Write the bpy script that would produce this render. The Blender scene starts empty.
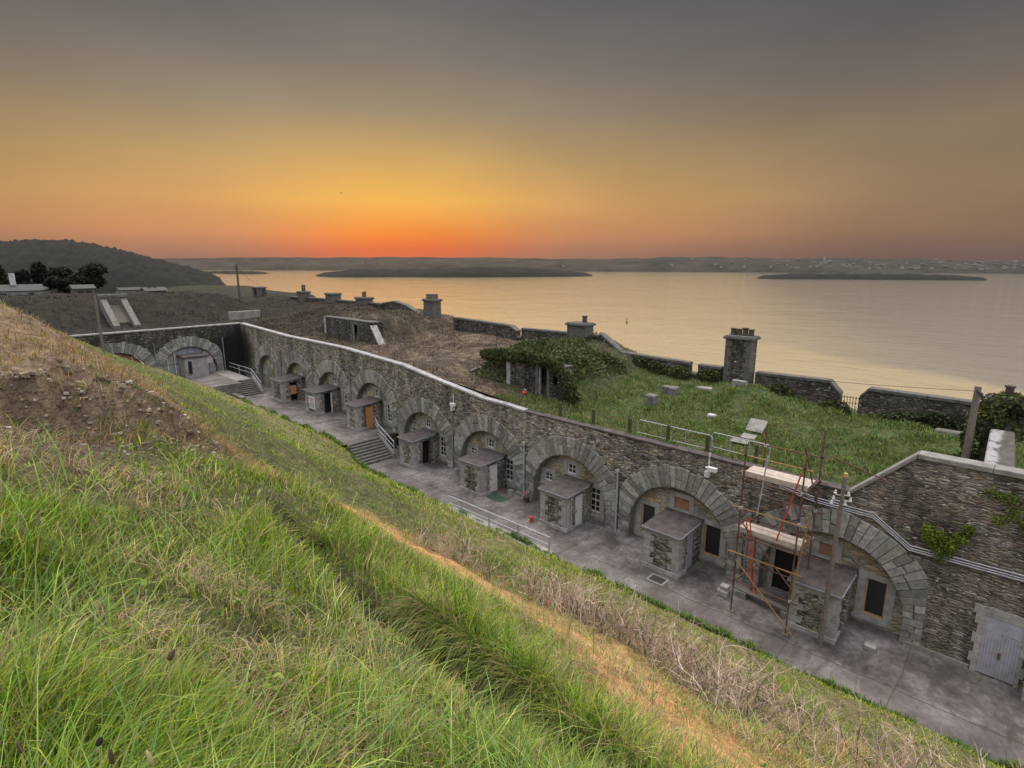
import bpy, bmesh, math, random
import numpy as np
from mathutils import Vector, Matrix

C = bpy.context.scene.collection
SC = bpy.context.scene
rng = np.random.default_rng(7)
random.seed(7)
R = math.radians

# ------------------------------------------------------------------ camera
# world frame: X = -a (a runs along the casemate wall, away to the left), Y = q (towards the sea), Z up, camera at the origin
cam = bpy.data.cameras.new('camera')
cam.sensor_width = 36.0
cam.lens = 36.0 * 555.0 / 1024.0
cam.clip_start = 0.05
cam.clip_end = 60000
co = bpy.data.objects.new('camera', cam); C.objects.link(co)
FH = Vector((-.694, .72, 0)).normalized()
RT = Vector((FH.y, -FH.x, 0))
pitch = R(12.2)
fwd = FH * math.cos(pitch) - Vector((0, 0, math.sin(pitch)))
up = RT.cross(fwd)
co.matrix_world = Matrix(((RT.x, up.x, -fwd.x, 0), (RT.y, up.y, -fwd.y, 0), (RT.z, up.z, -fwd.z, 0), (0, 0, 0, 1)))
SC.camera = co

# ------------------------------------------------------------------ sky, sun, exposure
SUN = (FH - RT * .20).normalized()
SUN_ROT = math.atan2(SUN.x, SUN.y)
w = bpy.data.worlds.new('World'); SC.world = w; w.use_nodes = True
nt = w.node_tree; nt.nodes.clear()
def N(tree, typ, **kw):
    n = tree.nodes.new(typ)
    for k, v in kw.items(): setattr(n, k, v)
    return n
def s2l(r, g, b):
    f = lambda c: (c/255/12.92) if c/255 <= .04045 else ((c/255+.055)/1.055)**2.4
    return (f(r), f(g), f(b), 1)
def ramp(tree, stops, interp='LINEAR'):
    n = N(tree, 'ShaderNodeValToRGB'); cr = n.color_ramp; cr.interpolation = interp
    while len(cr.elements) < len(stops): cr.elements.new(.5)
    for e, (p, c) in zip(cr.elements, stops): e.position = p; e.color = c if len(c) == 4 else (*c, 1)
    return n
def link(tree, a, b): tree.links.new(a, b)
def math_n(tree, op, a, b=None, clamp=False):
    n = N(tree, 'ShaderNodeMath', operation=op); n.use_clamp = clamp
    for i, v in enumerate((a, b)):
        if v is None: continue
        if isinstance(v, (int, float)): n.inputs[i].default_value = v
        else: link(tree, v, n.inputs[i])
    return n.outputs[0]
def mixc(tree, fac, a, b, blend='MIX'):
    n = N(tree, 'ShaderNodeMix', data_type='RGBA', blend_type=blend)
    for i, v in ((0, fac), (6, a), (7, b)):
        if isinstance(v, (int, float)): n.inputs[i].default_value = v
        elif isinstance(v, tuple): n.inputs[i].default_value = v if len(v) == 4 else (*v, 1)
        else: link(tree, v, n.inputs[i])
    return n.outputs[2]
def maprange(tree, v, a, b, c=0., d=1., smooth=True):
    n = N(tree, 'ShaderNodeMapRange'); n.interpolation_type = 'SMOOTHSTEP' if smooth else 'LINEAR'
    link(tree, v, n.inputs[0])
    for i, x in zip((1, 2, 3, 4), (a, b, c, d)): n.inputs[i].default_value = x
    return n.outputs[0]

SKY_GAIN = 1.0
tc = N(nt, 'ShaderNodeTexCoord')
nrm = N(nt, 'ShaderNodeVectorMath', operation='NORMALIZE'); link(nt, tc.outputs['Generated'], nrm.inputs[0])
sp = N(nt, 'ShaderNodeSeparateXYZ'); link(nt, nrm.outputs[0], sp.inputs[0])
el = math_n(nt, 'DIVIDE', math_n(nt, 'ARCSINE', sp.outputs[2]), math.pi/2)      # -1..1
E90 = lambda d: max(0., d/90)
glow = ramp(nt, [(E90(-1), s2l(222, 112, 70)), (E90(1.3), s2l(236, 104, 50)), (E90(2.8), s2l(250, 140, 52)), (E90(5.9), s2l(255, 192, 90)),
                 (E90(9.8), s2l(206, 166, 100)), (E90(14), s2l(160, 143, 116)), (E90(18.2), s2l(127, 119, 110)), (E90(22.5), s2l(103, 100, 99)),
                 (E90(34), (.36, .34, .32)), (E90(58), (2.2, 2.15, 2.08)), (1, (3.05, 3.0, 2.92))])
side = ramp(nt, [(E90(-1), s2l(104, 86, 82)), (E90(1.2), s2l(118, 92, 80)), (E90(2.8), s2l(136, 110, 88)), (E90(6.2), s2l(138, 117, 92)),
                 (E90(10.5), s2l(128, 112, 92)), (E90(14.7), s2l(106, 98, 92)), (E90(18.6), s2l(90, 87, 88)), (E90(22.5), s2l(86, 84, 87)),
                 (E90(34), (.36, .35, .34)), (E90(58), (2.2, 2.18, 2.14)), (1, (3.05, 3.0, 2.92))])
back = ramp(nt, [(E90(-1), (.65, .65, .68)), (E90(10), (1.1, 1.1, 1.13)), (E90(30), (1.65, 1.65, 1.67)), (E90(60), (2.45, 2.43, 2.4)), (1, (2.75, 2.7, 2.62))])
for r_ in (glow, side, back): link(nt, el, r_.inputs[0])
def hdot(v):
    hv = N(nt, 'ShaderNodeVectorMath', operation='MULTIPLY'); link(nt, nrm.outputs[0], hv.inputs[0]); hv.inputs[1].default_value = (1, 1, 0)
    hn = N(nt, 'ShaderNodeVectorMath', operation='NORMALIZE'); link(nt, hv.outputs[0], hn.inputs[0])
    d = N(nt, 'ShaderNodeVectorMath', operation='DOT_PRODUCT'); link(nt, hn.outputs[0], d.inputs[0]); d.inputs[1].default_value = v
    return d.outputs['Value']
GC = (FH - RT*.24).normalized()
ang = math_n(nt, 'DIVIDE', math_n(nt, 'ARCCOSINE', hdot(GC)), math.pi)
wg = ramp(nt, [(0, (1, 1, 1)), (8/180, (.93,)*3), (20/180, (.72,)*3), (32/180, (.42,)*3), (46/180, (.08,)*3), (60/180, (0, 0, 0))]); link(nt, ang, wg.inputs[0])
wide = ramp(nt, [(E90(-1), s2l(168, 118, 98)), (E90(1.2), s2l(190, 128, 98)), (E90(2.8), s2l(222, 150, 98)), (E90(5.7), s2l(232, 174, 100)),
                 (E90(9.5), s2l(196, 160, 104)), (E90(13.8), s2l(153, 138, 115)), (E90(18), s2l(122, 115, 108)), (E90(22.5), s2l(98, 96, 96)),
                 (E90(34), (.36, .34, .32)), (E90(58), (2.2, 2.15, 2.08)), (1, (3.05, 3.0, 2.92))])
link(nt, el, wide.inputs[0])
hotw = maprange(nt, math_n(nt, 'DIVIDE', math_n(nt, 'ARCCOSINE', hdot((FH - RT*.185).normalized())), math.pi), 1/180, 19/180, 1., 0.)
col = mixc(nt, hotw, wide.outputs[0], glow.outputs[0])
col = mixc(nt, wg.outputs[0], side.outputs[0], col)
bk = maprange(nt, ang, 62/180, 100/180)
col = mixc(nt, bk, col, back.outputs[0])
# soft irregular high cloud
cl = N(nt, 'ShaderNodeTexNoise'); cl.inputs['Scale'].default_value = 2.2; cl.inputs['Detail'].default_value = 4
cm = N(nt, 'ShaderNodeMapping'); cm.inputs['Scale'].default_value = (1, 1, 3.5); link(nt, nrm.outputs[0], cm.inputs[0]); link(nt, cm.outputs[0], cl.inputs[0])
cf = maprange(nt, cl.outputs[0], .3, .7, .93, 1.07)
cv = N(nt, 'ShaderNodeVectorMath', operation='SCALE'); link(nt, col, cv.inputs[0]); link(nt, cf, cv.inputs['Scale'])
sky = N(nt, 'ShaderNodeTexSky', sky_type='NISHITA'); sky.sun_disc = False
sky.sun_elevation = R(1.0); sky.sun_rotation = SUN_ROT; sky.air_density = 1.5; sky.dust_density = 3
bg1 = N(nt, 'ShaderNodeBackground'); link(nt, sky.outputs[0], bg1.inputs[0]); bg1.inputs[1].default_value = .004
bg2 = N(nt, 'ShaderNodeBackground'); link(nt, cv.outputs[0], bg2.inputs[0]); bg2.inputs[1].default_value = SKY_GAIN
ad = N(nt, 'ShaderNodeAddShader'); link(nt, bg1.outputs[0], ad.inputs[0]); link(nt, bg2.outputs[0], ad.inputs[1])
wo = N(nt, 'ShaderNodeOutputWorld'); link(nt, ad.outputs[0], wo.inputs[0])

sl = bpy.data.lights.new('afterglow_fill', 'SUN'); sl.energy = 2.8; sl.angle = R(46); sl.color = (1, .93, .84)  # wide overhead lamp added as afterglow fill to lift the ground brightness
so = bpy.data.objects.new('afterglow_fill', sl); C.objects.link(so)
sd = Vector((SUN.x, SUN.y, math.tan(R(66)))).normalized()
so.rotation_euler = sd.to_track_quat('Z', 'Y').to_euler()
SC.view_settings.view_transform = 'Standard'; SC.view_settings.look = 'None'
SC.view_settings.exposure = 0.0; SC.view_settings.gamma = 1.0; SC.view_settings.use_curve_mapping = False
SC.cycles.max_bounces = 5; SC.cycles.diffuse_bounces = 2; SC.cycles.glossy_bounces = 2
SC.cycles.transmission_bounces = 2; SC.cycles.volume_bounces = 0

# ------------------------------------------------------------------ helpers
def tag(o, label=None, cat=None, group=None, kind=None):
    if label: o['label'] = label
    if cat: o['category'] = cat
    if group: o['group'] = group
    if kind: o['kind'] = kind
    return o
def thing(name, a, q, z, label, cat, group=None):
    o = bpy.data.objects.new(name, None); C.objects.link(o); o.location = (-a, q, z); o.empty_display_size = .2
    return tag(o, label, cat, group)
def wloc(o):
    v = Vector((0, 0, 0))
    while o is not None: v += o.location; o = o.parent
    return v
def dup_tree(o, loc=None, parent=None):
    c = o.copy(); C.objects.link(c)
    if parent is not None: c.parent = parent
    if loc is not None: c.location = loc
    for ch in [x for x in o.children]: dup_tree(ch, None, c)
    return c
class MB:
    """collects shapes in (a, q, z) and links them as ONE mesh"""
    def __init__(s): s.v = []; s.f = []; s.c = []; s.col = None
    def add(s, pts, faces, col=None):
        b = len(s.v); s.v += [tuple(p) for p in pts]; s.f += [tuple(b+i for i in f) for f in faces]
        s.c += [col if col is not None else (1, 1, 1)]*len(pts)
        return s
    def hexa(s, p, col=None):
        return s.add(p, [(0, 1, 2, 3), (7, 6, 5, 4), (0, 4, 5, 1), (1, 5, 6, 2), (2, 6, 7, 3), (3, 7, 4, 0)], col)
    def box(s, a0, a1, q0, q1, z0, z1, col=None, jit=0):
        p = [(a0, q0, z0), (a1, q0, z0), (a1, q1, z0), (a0, q1, z0), (a0, q0, z1), (a1, q0, z1), (a1, q1, z1), (a0, q1, z1)]
        if jit: p = [tuple(x+random.uniform(-jit, jit) for x in t) for t in p]
        return s.hexa(p, col)
    def slab(s, p0, p1, q0, q1, th, col=None):
        """slanted slab: (a, z) p0 -> p1 on its top, thickness th downwards"""
        (a0, z0), (a1, z1) = p0, p1
        return s.hexa([(a0, q0, z0-th), (a1, q0, z1-th), (a1, q1, z1-th), (a0, q1, z0-th), (a0, q0, z0), (a1, q0, z1), (a1, q1, z1), (a0, q1, z0)], col)
    def tube(s, pts, r, n=6, col=None, cap=True):
        pts = [Vector(p) for p in pts]; rs = r if isinstance(r, (list, tuple)) else [r]*len(pts)
        P = []; u = None
        for i, p in enumerate(pts):
            d = (pts[min(i+1, len(pts)-1)] - pts[max(i-1, 0)]).normalized()
            if u is None: u = d.orthogonal().normalized()
            u = (u - d*u.dot(d)).normalized(); v = d.cross(u)
            P += [tuple(p + (u*math.cos(2*math.pi*k/n) + v*math.sin(2*math.pi*k/n))*rs[i]) for k in range(n)]
        F = [(i*n+k, i*n+(k+1) % n, (i+1)*n+(k+1) % n, (i+1)*n+k) for i in range(len(pts)-1) for k in range(n)]
        if cap: F += [tuple(range(n))[::-1], tuple((len(pts)-1)*n+k for k in range(n))]
        return s.add(P, F, col)
    def build(s, name, mat, parent=None, smooth=False, bevel=0):
        o0 = wloc(parent) if parent else Vector((0, 0, 0))
        me = bpy.data.meshes.new(name)
        me.from_pydata([(-a-o0.x, q-o0.y, z-o0.z) for a, q, z in s.v], [], s.f)
        at = me.color_attributes.new('col', 'FLOAT_COLOR', 'POINT')
        at.data.foreach_set('color', np.array([(*c, 1) for c in s.c], dtype=np.float32).ravel())
        bm = bmesh.new(); bm.from_mesh(me); bmesh.ops.recalc_face_normals(bm, faces=bm.faces)
        if bevel: bmesh.ops.bevel(bm, geom=bm.edges[:], offset=bevel, segments=1, affect='EDGES', clamp_overlap=True)
        bm.to_mesh(me); bm.free()
        if smooth: me.polygons.foreach_set('use_smooth', [True]*len(me.polygons))
        me.materials.append(mat)
        o = bpy.data.objects.new(name, me); C.objects.link(o)
        if parent: o.parent = parent
        return o
def np_mesh(name, V, F, mat, col=None, parent=None, smooth=False):
    """V (n,3) in (a,q,z); F (m,k) with k = 3 or 4"""
    V = np.array(V, dtype=np.float32); V[:, 0] *= -1
    if parent is not None: V = V - np.array(wloc(parent), dtype=np.float32)
    F = np.array(F, dtype=np.int32)[:, ::-1]
    me = bpy.data.meshes.new(name)
    me.vertices.add(len(V)); me.vertices.foreach_set('co', V.ravel())
    m, k = F.shape
    me.loops.add(m*k); me.loops.foreach_set('vertex_index', F.ravel())
    me.polygons.add(m); me.polygons.foreach_set('loop_start', np.arange(0, m*k, k, dtype=np.int32))
    me.polygons.foreach_set('loop_total', np.full(m, k, dtype=np.int32))
    if smooth: me.polygons.foreach_set('use_smooth', np.ones(m, dtype=bool))
    me.update(calc_edges=True); me.validate()
    if col is not None:
        at = me.color_attributes.new('col', 'FLOAT_COLOR', 'POINT')
        at.data.foreach_set('color', np.concatenate([np.array(col), np.ones((len(V), 1))], 1).astype(np.float32).ravel())
    me.materials.append(mat)
    o = bpy.data.objects.new(name, me); C.objects.link(o)
    if parent is not None: o.parent = parent
    return o
def noise2(x, y, seed=0):
    r = np.random.default_rng(seed); T = r.random((256, 256))
    xi = np.floor(x).astype(int); yi = np.floor(y).astype(int); fx = x-xi; fy = y-yi
    fx = fx*fx*(3-2*fx); fy = fy*fy*(3-2*fy)
    g = lambda i, j: T[i & 255, j & 255]
    return (g(xi, yi)*(1-fx)+g(xi+1, yi)*fx)*(1-fy)+(g(xi, yi+1)*(1-fx)+g(xi+1, yi+1)*fx)*fy
def fbm(x, y, seed=0, o=4):
    t = 0; amp = .5
    for k in range(o): t = t+amp*(noise2(x*2**k, y*2**k, seed+k)-.5); amp *= .5
    return t
def sst(x, a, b):
    t = np.clip((x-a)/(b-a), 0, 1); return t*t*(3-2*t)
def grid(name, av, qv, fn, mat, colfn=None):
    A, Q = np.meshgrid(av, qv, indexing='ij'); Z = fn(A, Q)
    V = np.stack([A, Q, Z], -1).reshape(-1, 3); n, m = A.shape
    I = np.arange(n*m).reshape(n, m)
    F = np.stack([I[:-1, :-1], I[1:, :-1], I[1:, 1:], I[:-1, 1:]], -1).reshape(-1, 4)
    col = colfn(A, Q).reshape(-1, 3) if colfn else None
    return np_mesh(name, V, F, mat, col, smooth=True)

# ------------------------------------------------------------------ materials
def newmat(name, rough=.85):
    m = bpy.data.materials.new(name); m.use_nodes = True; t = m.node_tree
    b = t.nodes['Principled BSDF']; b.inputs['Roughness'].default_value = rough
    b.inputs['Specular IOR Level'].default_value = .25
    return m, t, b
def pos(t, scale=(1, 1, 1)):
    g = N(t, 'ShaderNodeNewGeometry'); mp = N(t, 'ShaderNodeMapping'); mp.inputs['Scale'].default_value = scale
    link(t, g.outputs['Position'], mp.inputs[0]); return mp.outputs[0]
def noise(t, vec, scale, detail=4, rough=.6):
    n = N(t, 'ShaderNodeTexNoise'); n.inputs['Scale'].default_value = scale; n.inputs['Detail'].default_value = detail
    n.inputs['Roughness'].default_value = rough; link(t, vec, n.inputs[0]); return n.outputs[0]
def bump(t, b, h, strength, dist):
    n = N(t, 'ShaderNodeBump'); n.inputs['Strength'].default_value = strength; n.inputs['Distance'].default_value = dist
    link(t, h, n.inputs['Height']); link(t, n.outputs[0], b.inputs['Normal'])
def plain(name, c, rough=.7, var=.35, scale=6, bmp=.3, metal=0, usecol=False):
    m, t, b = newmat(name, rough); p = pos(t)
    n1 = noise(t, p, scale, 5); n2 = noise(t, p, scale*7, 3)
    f = math_n(t, 'ADD', math_n(t, 'MULTIPLY', n1, .7), math_n(t, 'MULTIPLY', n2, .3))
    d = tuple(x*(1-var) for x in c); l = tuple(min(.9, x*(1+var)) for x in c)
    r_ = ramp(t, [(.32, d), (.68, l)]); link(t, f, r_.inputs[0]); cc = r_.outputs[0]
    if usecol:
        a = N(t, 'ShaderNodeAttribute', attribute_name='col'); cc = mixc(t, 1., cc, a.outputs[0], 'MULTIPLY')
    link(t, cc, b.inputs['Base Color']); b.inputs['Metallic'].default_value = metal
    if bmp: bump(t, b, f, bmp, .02)
    return m
def mixv(t, p, amt):
    d = N(t, 'ShaderNodeTexNoise'); d.inputs['Scale'].default_value = .7; d.inputs['Detail'].default_value = 4; link(t, p, d.inputs[0])
    sc = N(t, 'ShaderNodeVectorMath', operation='SCALE'); link(t, d.outputs['Color'], sc.inputs[0]); sc.inputs['Scale'].default_value = amt
    ad = N(t, 'ShaderNodeVectorMath', operation='ADD'); link(t, p, ad.inputs[0]); link(t, sc.outputs[0], ad.inputs[1]); return ad.outputs[0]
def rubble(name, stones, mortar, scale, edge=.05, grime=.6, depth=.05, lichen=0.):
    m, t, b = newmat(name, .9)
    p0 = pos(t); d = N(t, 'ShaderNodeTexNoise'); d.inputs['Scale'].default_value = 1.7; link(t, p0, d.inputs[0])
    off = N(t, 'ShaderNodeVectorMath', operation='SCALE'); link(t, d.outputs['Color'], off.inputs[0]); off.inputs['Scale'].default_value = .07
    ad_ = N(t, 'ShaderNodeVectorMath', operation='ADD'); link(t, p0, ad_.inputs[0]); link(t, off.outputs[0], ad_.inputs[1])
    mp = N(t, 'ShaderNodeMapping'); mp.inputs['Scale'].default_value = scale; link(t, ad_.outputs[0], mp.inputs[0])
    v1 = N(t, 'ShaderNodeTexVoronoi'); link(t, mp.outputs[0], v1.inputs['Vector']); v1.inputs['Scale'].default_value = 1
    v2 = N(t, 'ShaderNodeTexVoronoi', feature='DISTANCE_TO_EDGE'); link(t, mp.outputs[0], v2.inputs['Vector']); v2.inputs['Scale'].default_value = 1
    sp_ = N(t, 'ShaderNodeSeparateColor'); link(t, v1.outputs['Color'], sp_.inputs[0])
    k = len(stones); rm = ramp(t, [((i+.5)/k, c) for i, c in enumerate(stones)]); link(t, sp_.outputs[0], rm.inputs[0])
    fine = noise(t, p0, 16, 5, .7)
    cc = mixc(t, 1., rm.outputs[0], ramp_out(t, fine, [(.3, (.55,)*3), (.7, (1.35,)*3)]), 'MULTIPLY')
    ef = maprange(t, v2.outputs['Distance'], edge*.3, edge)
    cc = mixc(t, ef, mortar, cc)
    st = noise(t, pos(t, (.8, .8, .22)), 1.1, 5, .65)
    cc = mixc(t, 1., cc, ramp_out(t, st, [(.36, (1-grime,)*3), (.62, (1.1,)*3)]), 'MULTIPLY')
    if lichen:
        ln = noise(t, p0, 2.7, 6, .7); lf = maprange(t, ln, .62, .68, 0, lichen)
        cc = mixc(t, lf, cc, (.46, .44, .41))
        wl = noise(t, pos(t, (1, 1, 1.8)), 5.5, 2, .5); cc = mixc(t, maprange(t, wl, .68, .71, 0, lichen), cc, (.55, .52, .48))
    # near-black patch around the far corner of the lane
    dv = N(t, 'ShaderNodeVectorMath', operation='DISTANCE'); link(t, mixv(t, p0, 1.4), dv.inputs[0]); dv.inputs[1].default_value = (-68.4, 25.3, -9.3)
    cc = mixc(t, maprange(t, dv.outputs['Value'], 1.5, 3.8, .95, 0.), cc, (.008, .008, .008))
    link(t, cc, b.inputs['Base Color'])
    h = math_n(t, 'ADD', maprange(t, v2.outputs['Distance'], 0, edge*2.2), math_n(t, 'MULTIPLY', fine, .5))
    bump(t, b, h, .9, depth)
    return m
def ramp_out(t, v, stops):
    r_ = ramp(t, stops); link(t, v, r_.inputs[0]); return r_.outputs[0]
def colmat(name, rough=.8, trans=.0, var=.25, scale=4):
    """base colour from the mesh's own colour attribute, broken up by noise"""
    m, t, b = newmat(name, rough); a = N(t, 'ShaderNodeAttribute', attribute_name='col')
    p = pos(t); n1 = noise(t, p, scale, 4)
    cc = mixc(t, 1., a.outputs[0], ramp_out(t, n1, [(.3, (1-var,)*3), (.7, (1+var,)*3)]), 'MULTIPLY')
    link(t, cc, b.inputs['Base Color'])
    if name == 'earth':
        h_ = math_n(t, 'ADD', noise(t, p, 9, 5, .7), math_n(t, 'MULTIPLY', noise(t, p, 2.6, 4, .6), 1.6)); bump(t, b, h_, 1., .12)
        cc = mixc(t, 1., cc, ramp_out(t, noise(t, p, 11, 5, .75), [(.32, (.45,)*3), (.68, (1.5,)*3)]), 'MULTIPLY'); link(t, cc, b.inputs['Base Color'])
    if trans:
        tr = N(t, 'ShaderNodeBsdfTranslucent'); link(t, cc, tr.inputs[0]); mx = N(t, 'ShaderNodeMixShader'); mx.inputs[0].default_value = trans
        out = [n for n in t.nodes if n.type == 'OUTPUT_MATERIAL'][0]
        link(t, b.outputs[0], mx.inputs[1]); link(t, tr.outputs[0], mx.inputs[2]); link(t, mx.outputs[0], out.inputs[0])
    return m
M = {}
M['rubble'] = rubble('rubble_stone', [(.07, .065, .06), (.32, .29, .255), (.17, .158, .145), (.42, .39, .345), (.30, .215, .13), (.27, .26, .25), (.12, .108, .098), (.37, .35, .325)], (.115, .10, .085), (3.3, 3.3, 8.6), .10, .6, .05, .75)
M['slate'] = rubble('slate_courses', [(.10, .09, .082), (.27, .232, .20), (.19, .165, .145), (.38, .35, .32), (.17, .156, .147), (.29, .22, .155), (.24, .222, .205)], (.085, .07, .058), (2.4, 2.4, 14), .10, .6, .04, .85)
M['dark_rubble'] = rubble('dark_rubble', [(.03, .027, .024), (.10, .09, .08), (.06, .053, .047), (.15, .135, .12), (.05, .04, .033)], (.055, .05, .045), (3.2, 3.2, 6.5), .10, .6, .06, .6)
M['granite'] = plain('granite', (.195, .188, .184), .85, .5, 5, .6, usecol=True)
M['pale_granite'] = plain('pale_granite', (.25, .24, .24), .85, .42, 3, .4)
M['coping'] = plain('coping_stone', (.25, .24, .255), .8, .5, 2.2, .5)
M['cement'] = plain('cement', (.18, .172, .165), .85, .45, 2.5, .4)
M['dark_cement'] = plain('dark_cement', (.085, .08, .075), .85, .45, 3, .5)
M['concrete'] = plain('concrete', (.22, .205, .205), .85, .42, 2.2, .4)
M['lead'] = plain('lead_roof', (.062, .052, .052), .8, .55, 2.2, .3)
M['gutter'] = plain('gutter_grey', (.15, .15, .17), .5, .3, 4, 0)
M['white_paint'] = plain('white_paint', (.48, .47, .49), .5, .22, 5, .05)
M['blue_paint'] = plain('blue_grey_paint', (.27, .27, .32), .5, .22, 3, .1)
M['wood_orange'] = plain('orange_wood', (.36, .19, .085), .65, .3, 8, .2)
M['wood_pale'] = plain('pale_plank', (.34, .285, .25), .75, .3, 5, .3)
M['wood_grey'] = plain('grey_wood', (.13, .108, .095), .85, .4, 8, .5)
M['wood_dark'] = plain('dark_wood', (.07, .06, .05), .85, .4, 8, .5)
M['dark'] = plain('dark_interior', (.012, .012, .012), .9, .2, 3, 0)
M['rust'] = plain('rusty_steel', (.095, .05, .036), .8, .5, 9, .3)
M['yellow_steel'] = plain('ochre_steel', (.22, .13, .05), .7, .4, 9, .2)
M['red_steel'] = plain('red_paint', (.36, .055, .028), .55, .25, 6, .1)
M['galv'] = plain('galvanised_steel', (.30, .30, .34), .5, .25, 8, 0, .2)
M['iron'] = plain('black_iron', (.03, .03, .03), .6, .3, 8, 0)
M['board_red'] = plain('red_brown_board', (.24, .125, .085), .7, .3, 5, .1)
M['clay'] = plain('clay_pot', (.06, .046, .04), .85, .4, 8, .3)
M['whitewash'] = plain('whitewash', (.36, .35, .365), .8, .4, 2.5, .3)
M['old_stone'] = plain('old_stone', (.11, .105, .10), .9, .5, 4, .5)
M['moss_wood'] = plain('mossy_post', (.05, .05, .032), .9, .45, 8, .5)
M['sign_red'] = plain('sign_red', (.55, .06, .05), .6, .1, 8, 0)
M['sign_ink'] = plain('sign_ink', (.12, .11, .13), .6, .1, 8, 0)
M['leaf'] = colmat('leaves', .7, .25)
M['blade'] = colmat('grass_blades', .65, .3, .15)
M['twig'] = colmat('dry_twigs', .85, 0, .2)
M['bark'] = plain('bark', (.06, .05, .04), .9, .4, 6, .6)
M['soil'] = colmat('earth', .95, 0, .5, 2.3)
gm, gt, gb = newmat('window_glass', .12); gb.inputs['Base Color'].default_value = (.02, .022, .025, 1); gb.inputs['Specular IOR Level'].default_value = .5
M['glass'] = gm

# ------------------------------------------------------------------ terrain
WQ = 25.24           # wall face
WATER = -50.0
def pav(a): return np.where(a < 37, -15.05, -13.75)
P1 = np.array([(-40, 1.1), (-5, 1.4), (0, 1.78), (1, 2.45), (2, 3.15), (3, 4.0), (4.5, 5.0), (6, 6.1), (8, 7.5), (9.5, 8.6), (12, 10.2), (15, 11.8), (18, 13.4), (20.3, 14.9), (20.8, 15.1)])
P3 = np.array([(-40, .9), (-6, 1.6), (-3, 1.85), (0, 2.0), (2, 2.5), (3.3, 3.05), (5, 4.3), (8, 6.4), (10, 7.8), (12, 9.3), (15, 11.4), (18, 13.3), (20.3, 14.9), (20.8, 15.1)])
P2 = np.array([(-40, .9), (-6, 1.6), (-3, 1.85), (0, 2.0), (2, 2.6), (3.3, 3.45), (5, 4.95), (8, 7.5), (10, 9.1), (12, 10.35), (15, 11.95), (18, 13.45), (20.3, 14.9), (20.8, 15.1)])
def mound(a, q):
    h1 = np.interp(q, P1[:, 0], P1[:, 1]); h2 = np.interp(q, P2[:, 0], P2[:, 1])
    h3 = np.interp(q, P3[:, 0], P3[:, 1]); wq = sst(a, 5, 11); h = h1*(1-wq)+h2*wq; w3 = sst(a, 17, 23); h = h*(1-w3)+h3*w3
    h = h - 1.3*sst(a, 34, 40)*sst(q, 8, 20.8)
    h = h - .75*sst(a + .9*fbm(q*1.3, a*0, 31), 10.2, 10.6)*(1-sst(q, 1.2, 4.2)) - .08*sst(a, 11, 25)*(1-sst(q, 3, 9))
    fq = q-.25*fbm(a*.6, q*0+3, 5); h = h + (.3+.45*np.exp(-((a-4.3)/1.9)**2)+.25*np.clip(3*fbm(a*.9, q*0+7, 6), -1, 1))*(np.exp(-((fq-3.2)/.24)**4)-.45*np.exp(-((fq-3.75)/.3)**2)+.12*np.exp(-((fq-2.6)/.4)**2))*(1-sst(a, 6.5, 8))
    fade = 1-sst(q, 18.5, 20.6)
    h = h - fade*(.6*fbm(a*.45, q*.45, 11, 3)+(.3+.12*(q < 3))*fbm(a*1.7, q*1.7, 17, 3))*sst(np.hypot(a, q), .3, 4)
    face = sst(a, 9.6, 10.2)*(1-sst(a, 11.2, 12))*(1-sst(q, 2.2, 4.4))*sst(q, -8, -5)
    h = h - face*(.5*fbm(a*3.1, q*2.3, 23, 4)) - sst(a, 11, 12)*(1-sst(q, 4, 7))*(.22*fbm(a*1.4, q*1.4, 27, 4))
    return -h
def zone_cols(a, q):
    n = fbm(a*.7, q*.7, 41); n2 = fbm(a*2.5, q*2.5, 47)
    c = np.zeros(a.shape+(3,)); c[:] = (.085, .085, .035)
    hay = sst(a, 9.6, 11.2)*(1-sst(q + 3*n, 4.2, 6.4))*(1-sst(a, 34, 46))
    org = np.exp(-((q - np.interp(a, [0, 2.6, 6, 9, 20], [5.4, 6.3, 8.9, 9.0, 9.1]) + 1.3*n)/np.interp(a, [0, 16], [1.6, 1.25]))**2)*(1-sst(a, 15, 18))*sst(a, -6, -2)
    moss = sst(q, 13, 16)
    def mx(f, col):
        nonlocal c
        c = c*(1-f[..., None])+np.array(col)*f[..., None]
    mx(moss*.8, (.13, .125, .045)); mx(moss*sst(n2, .02, .15)*.7, (.19, .15, .085))
    mx(np.clip(hay, 0, 1)*.9, (.175, .118, .08)); mx(hay*sst(n2, .03, .2)*.6, (.26, .19, .135)); mx(hay*sst(-n2, .03, .2)*.6, (.08, .06, .04))
    face = sst(a, 9.9, 10.3)*(1-sst(a, 10.8, 11.2))*(1-sst(q, 2, 4)); mx(face*.8, (.12, .085, .06)); mx(face*sst(n2, .02, .14)*.7, (.2, .15, .11))
    shelf = sst(a, 6.5, 7.4)*(1-sst(a, 9.8, 10.3))*(1-sst(q+2*n, 1.2, 2.4)); mx(shelf*.9, (.10, .066, .046)); mx(shelf*sst(n2, .0, .15)*.7, (.055, .038, .028))
    mx(np.exp(-((q-3.2-.25*fbm(a*.6, q*0+3, 5))/.26)**4)*(1-sst(a, 7.5, 9.5)), (.03, .024, .016))
    mx(np.clip(org*1.2, 0, 1), (.47, .255, .115))
    return c
av = np.concatenate([np.arange(-30, -6, 1.), np.arange(-6, 14, .14), np.arange(14, 30, .3), np.arange(30, 69.51, .6)])
av[-1] = 69.48
qv = np.concatenate([np.arange(-60, -6, 3.), np.arange(-6, 6, .14), np.arange(6, 20.8, .25), [20.85]])
tag(grid('grass_bank', av, qv, mound, M['soil'], zone_cols), kind='structure')

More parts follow.
